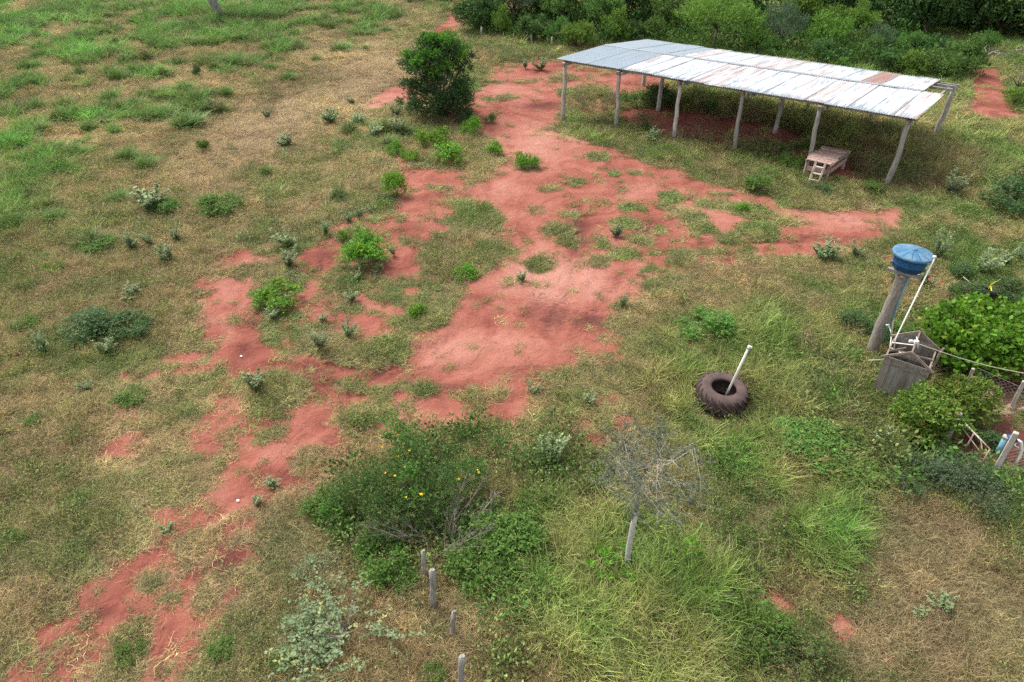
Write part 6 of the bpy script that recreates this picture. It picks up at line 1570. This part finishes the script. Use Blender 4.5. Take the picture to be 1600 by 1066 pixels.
    ('dark', 1572, 330, 2.6, 1.5, 'dark green bush with orange flowers at the right picture edge', 'bush'), ('dark', 1600, 300, 2.0, 1.6, 'dark green bush top of the right picture edge with orange flowers', 'bush'), ('dark', 1508, 470, 1.2, .7, 'dark blue green weed standing in for the shadow left of the small black tyre', 'plant'), ('dark', 1572, 470, 1.4, .8, 'dark blue green weed standing in for the shadow right of the small black tyre', 'plant'), ('dark', 1506, 435, 1.1, .6, 'dark weed above the small black tyre at the rope end', 'plant'),  # the two weeds flanking the small tyre stand in for its dark shadows
    ('dark', 1280, 300, 1.1, .45, 'dark green weed with a yellow flower at the foot of the ladder', 'plant'), ('green', 1235, 262, 1.2, .9, 'green leafy weed left of the wooden platform', 'plant'), ('green', 1215, 238, 1.0, .8, 'green weed by the fourth log post of the shed', 'plant'), ('dark', 1025, 165, 2.0, 1.5, 'round dark bush in the shade under the left half of the shed', 'bush'), ('dark', 1112, 178, 1.0, .8, 'small dark bush in the shade under the middle of the shed', 'bush'), ('green', 1010, 204, .8, .5, 'little leafy weed on the red floor between two shed posts', 'plant'), ('silver', 1018, 222, 1.2, .8, 'pale green plant in the grass before the second shed post', 'plant'), ('green', 1365, 300, 1.1, .6, 'green weed just left of the last log post', 'plant'), ('green', 980, 160, 1.0, .8, 'bright green weed between the left shed posts', 'plant'),
    ('green', 1450, 560, .9, .8, 'green shoots between the hut and the vine', 'plant'), ('green', 1390, 535, 1.2, .9, 'green weeds between the log and the hut', 'plant'), ('dark', 1335, 520, 1.2, .8, 'green weed left of the foot of the log', 'plant'), ('silver', 1378, 705, .6, .5, 'pale silver weed beside the yellow green shrub', 'plant'),
]
SW = {'silver': .62, 'pale': 1.0}
for k, px, py, w, h, lab, ct_ in FORE:
    nm = {'bush': 'bush', 'shrub': 'shrub', 'plant': 'weed_plant'}[ct_]
    plant(nm, k, G(px, py), w / SW.get(k, .95), h / .95, lab, ct_, {'silver': 'pale silvery plants', 'flowering': 'yellow flowering shrubs'}.get(k))

# big leaved sapling at the foot of the pale tree
def rosette_plant(px, py, heads, label, L=.16):
    o = thing('broadleaf_sapling', label, 'plant', G(px, py)); c = o.location.copy(); parts = []; bs = []; ts = []
    rg = np.random.default_rng(int(px))
    for hx, hy, z in heads:
        q = P(hx, hy, z) - c; n = 15; a = np.arange(n) * 2.4 + rg.uniform(0, 1)
        D = np.stack([np.cos(a), np.sin(a), np.linspace(.15, 1.1, n)], -1)
        V, F = leaf_quads(np.repeat(np.array([list(q)]), n, 0), D, L * rg.uniform(.75, 1.15, n), np.full(n, L * .3), rg)
        parts.append((V, F, np.repeat(rg.uniform(.3, 1, n), 4), np.repeat(rg.uniform(0, .95, n), 4))); bs.append((0, 0, -.05)); ts.append(tuple(q))
    link('leaves', fmesh('leaves', parts, M['leaf_bright']), o); link('stem', stems(bs, ts, .014, .007, 3, M['twig'], 4, .06), o)
rosette_plant(948, 905, [(950, 862, .6), (922, 882, .5), (950, 882, .65), (938, 900, .45), (952, 902, .5), (975, 856, .6), (990, 905, .4), (978, 895, .4), (936, 858, .5), (962, 872, .5), (945, 870, .6)], 'leafy sapling with long glossy leaves at the foot of the pale thin tree')
rosette_plant(1080, 880, [(1076, 850, .6), (1090, 852, .65), (1072, 865, .5), (1086, 862, .55), (1082, 845, .7), (1095, 866, .45)], 'light green broad leaved sapling right of the pale thin tree', .13)
rosette_plant(1042, 895, [(1042, 893, .35), (1056, 884, .3)], 'small broad leaved sprout between the two leafy saplings', .13)

# the vine by the hut
vn_ = thing('vine_bush', 'sprawling bright green vine thicket with big round leaves behind the wooden hut', 'vine', G(1520, 580)); c2 = vn_.location.copy()
vl = []
r = random.Random(12)
for px, py, z, a in [(1470, 520, .9, .6), (1500, 500, 1.1, .65), (1530, 492, 1.15, .6), (1560, 500, 1.1, .6), (1490, 545, .8, .6), (1525, 530, 1.0, .7), (1560, 535, 1.0, .7), (1595, 500, 1.1, .6), (1600, 540, .9, .7), (1545, 565, .6, .6), (1580, 570, .6, .55), (1500, 570, .5, .5), (1465, 545, .5, .45), (1625, 560, .8, .7), (1640, 510, 1.0, .7), (1630, 480, 1.0, .6), (1455, 500, .6, .4), (1515, 478, 1.1, .4)]:
    q = P(px, py, z) - c2; vl.append((tuple(q), (a, a, a * .62)))
fo1 = link('foliage', fmesh('foliage', [foliage(vl, 1500, .30, 5, .135, .125, 13, inner=.45, up=.45, flat=.35, spread=.8, clump=.35, round_=True)], M['leaf_vine']), vn_)
link('stem', stems([(random.uniform(-1.5, 1.5), random.uniform(-.6, .6), -.1) for _ in vl], [l[0] for l in vl], .03, .01, 4, M['bark'], 4, .1), vn_)

# dead stalk clump in the straw field and heap of dead branches at the wood edge
bp = thing('branch_heap', 'heap of grey dead branches at the edge of the shady wood', 'branches', G(1566, 88)); r = random.Random(4)
for i in range(26):
    a = Vector((r.uniform(-3, 2.6), r.uniform(-.7, .7), r.uniform(.0, .35))); an = r.gauss(0, 1.1); L = r.uniform(.6, 1.7)
    b = a + Vector((math.cos(an) * L, math.sin(an) * L, r.uniform(-.2, .4)))
    MB().tube([a, a.lerp(b, .5) + Vector((0, 0, r.uniform(-.1, .15))), b], [.06, .05, .025], 6).obj('branch', M['old_wood'], bp, True)

# bright grass tussocks standing alone in the left field
for s in range(4):
    V, F, A, B = cat_parts([blades(260, .46, .55, 1.0, .034, .85, .42, 3, 400 + s, .4), blades(110, .28, .8, 1.15, .03, .5, .3, 3, 430 + s, .4)])
    kind('tussock', [('blades', np_mesh('blades', V, F, M['tussock'], {'v': A, 'v2': B}))])
TUS = [(185, 126, 50, 26, 'round green grass tussock between two brown bare streaks of the left field'), (182, 172, 46, 20, 'wide green grass tussock just under the round one'), (355, 152, 36, 24, 'lone green grass tussock left of the dead brown stalks'), (290, 147, 46, 24, 'pale topped grass tussock right above the small red earth patch'),
       (450, 122, 46, 16, 'low green grass tussock in the straw field, nearest the dead stalks'), (470, 78, 36, 15, 'green grass tussock leftmost of three in the straw field row'), (532, 79, 52, 16, 'widest green grass tussock of the row in the straw field'), (572, 81, 20, 12, 'small round grass tussock ending the row in the straw field'), (605, 49, 38, 12, 'dark green grass tussock near the sandy track in the straw field'), (495, 97, 28, 11, 'faint small grass tussock below the row in the straw field'),
       (338, 97, 28, 14, 'small bright grass tussock left of the round dark plant'), (545, 20, 24, 12, 'small grass tussock at the upper middle of the far pasture'), (620, 60, 16, 8, 'tiny grass tussock above the dark tree in the straw field'), (230, 262, 60, 24, 'large green grass tussock cluster at the lower end of the left pasture'), (295, 198, 90, 30, 'long green grass tussock belt stretching to the straw field'), (140, 204, 48, 20, 'green grass tussock left of the long tussock belt'), (200, 250, 60, 30, 'green grass tussock under the left tussock'), (100, 186, 60, 24, 'green grass tussock nearest the left red earth streak'), (60, 172, 50, 26, 'green grass tussock at the far left of the pasture row'),
       (185, 316, 70, 26, 'green grass tussock left of the large pale silver shrub'), (25, 355, 60, 34, 'green grass tussock at the left picture edge above the dry grass'), (85, 345, 60, 26, 'yellowish green grass tussock next to the left edge one'), (260, 185, 70, 28, 'green grass tussock heading the long tussock belt'), (115, 242, 60, 26, 'green grass tussock beside the small red earth streak')]
for px, py, w, h, lab in TUS:
    k = ppm(px, py); nn_ = 1
    o = plant('grass_tussock', 'tussock', G(px, py), w / k / 1.9, max(h / k / 1.1, .45), lab, 'grass tussock', 'green grass tussocks of the left pasture')
# bits of litter on the track
for px, py, lab in [(371, 781, 'white scrap of litter on the red track'), (377, 558, 'tiny white scrap on the red earth above the track')]:
    p = G(px, py); mb = MB(); mb.add([(-.06, -.03, .01), (.05, -.045, .02), (.065, .03, .015), (-.01, .05, .05), (-.055, .03, .012), (0, 0, .06)], [(0, 1, 5), (1, 2, 5), (2, 3, 5), (3, 4, 5), (4, 0, 5)])
    o = mb.obj('litter_scrap', M['litter']); o.location = p; o.scale = (.7, .7, .7); tag(o, lab, 'litter')
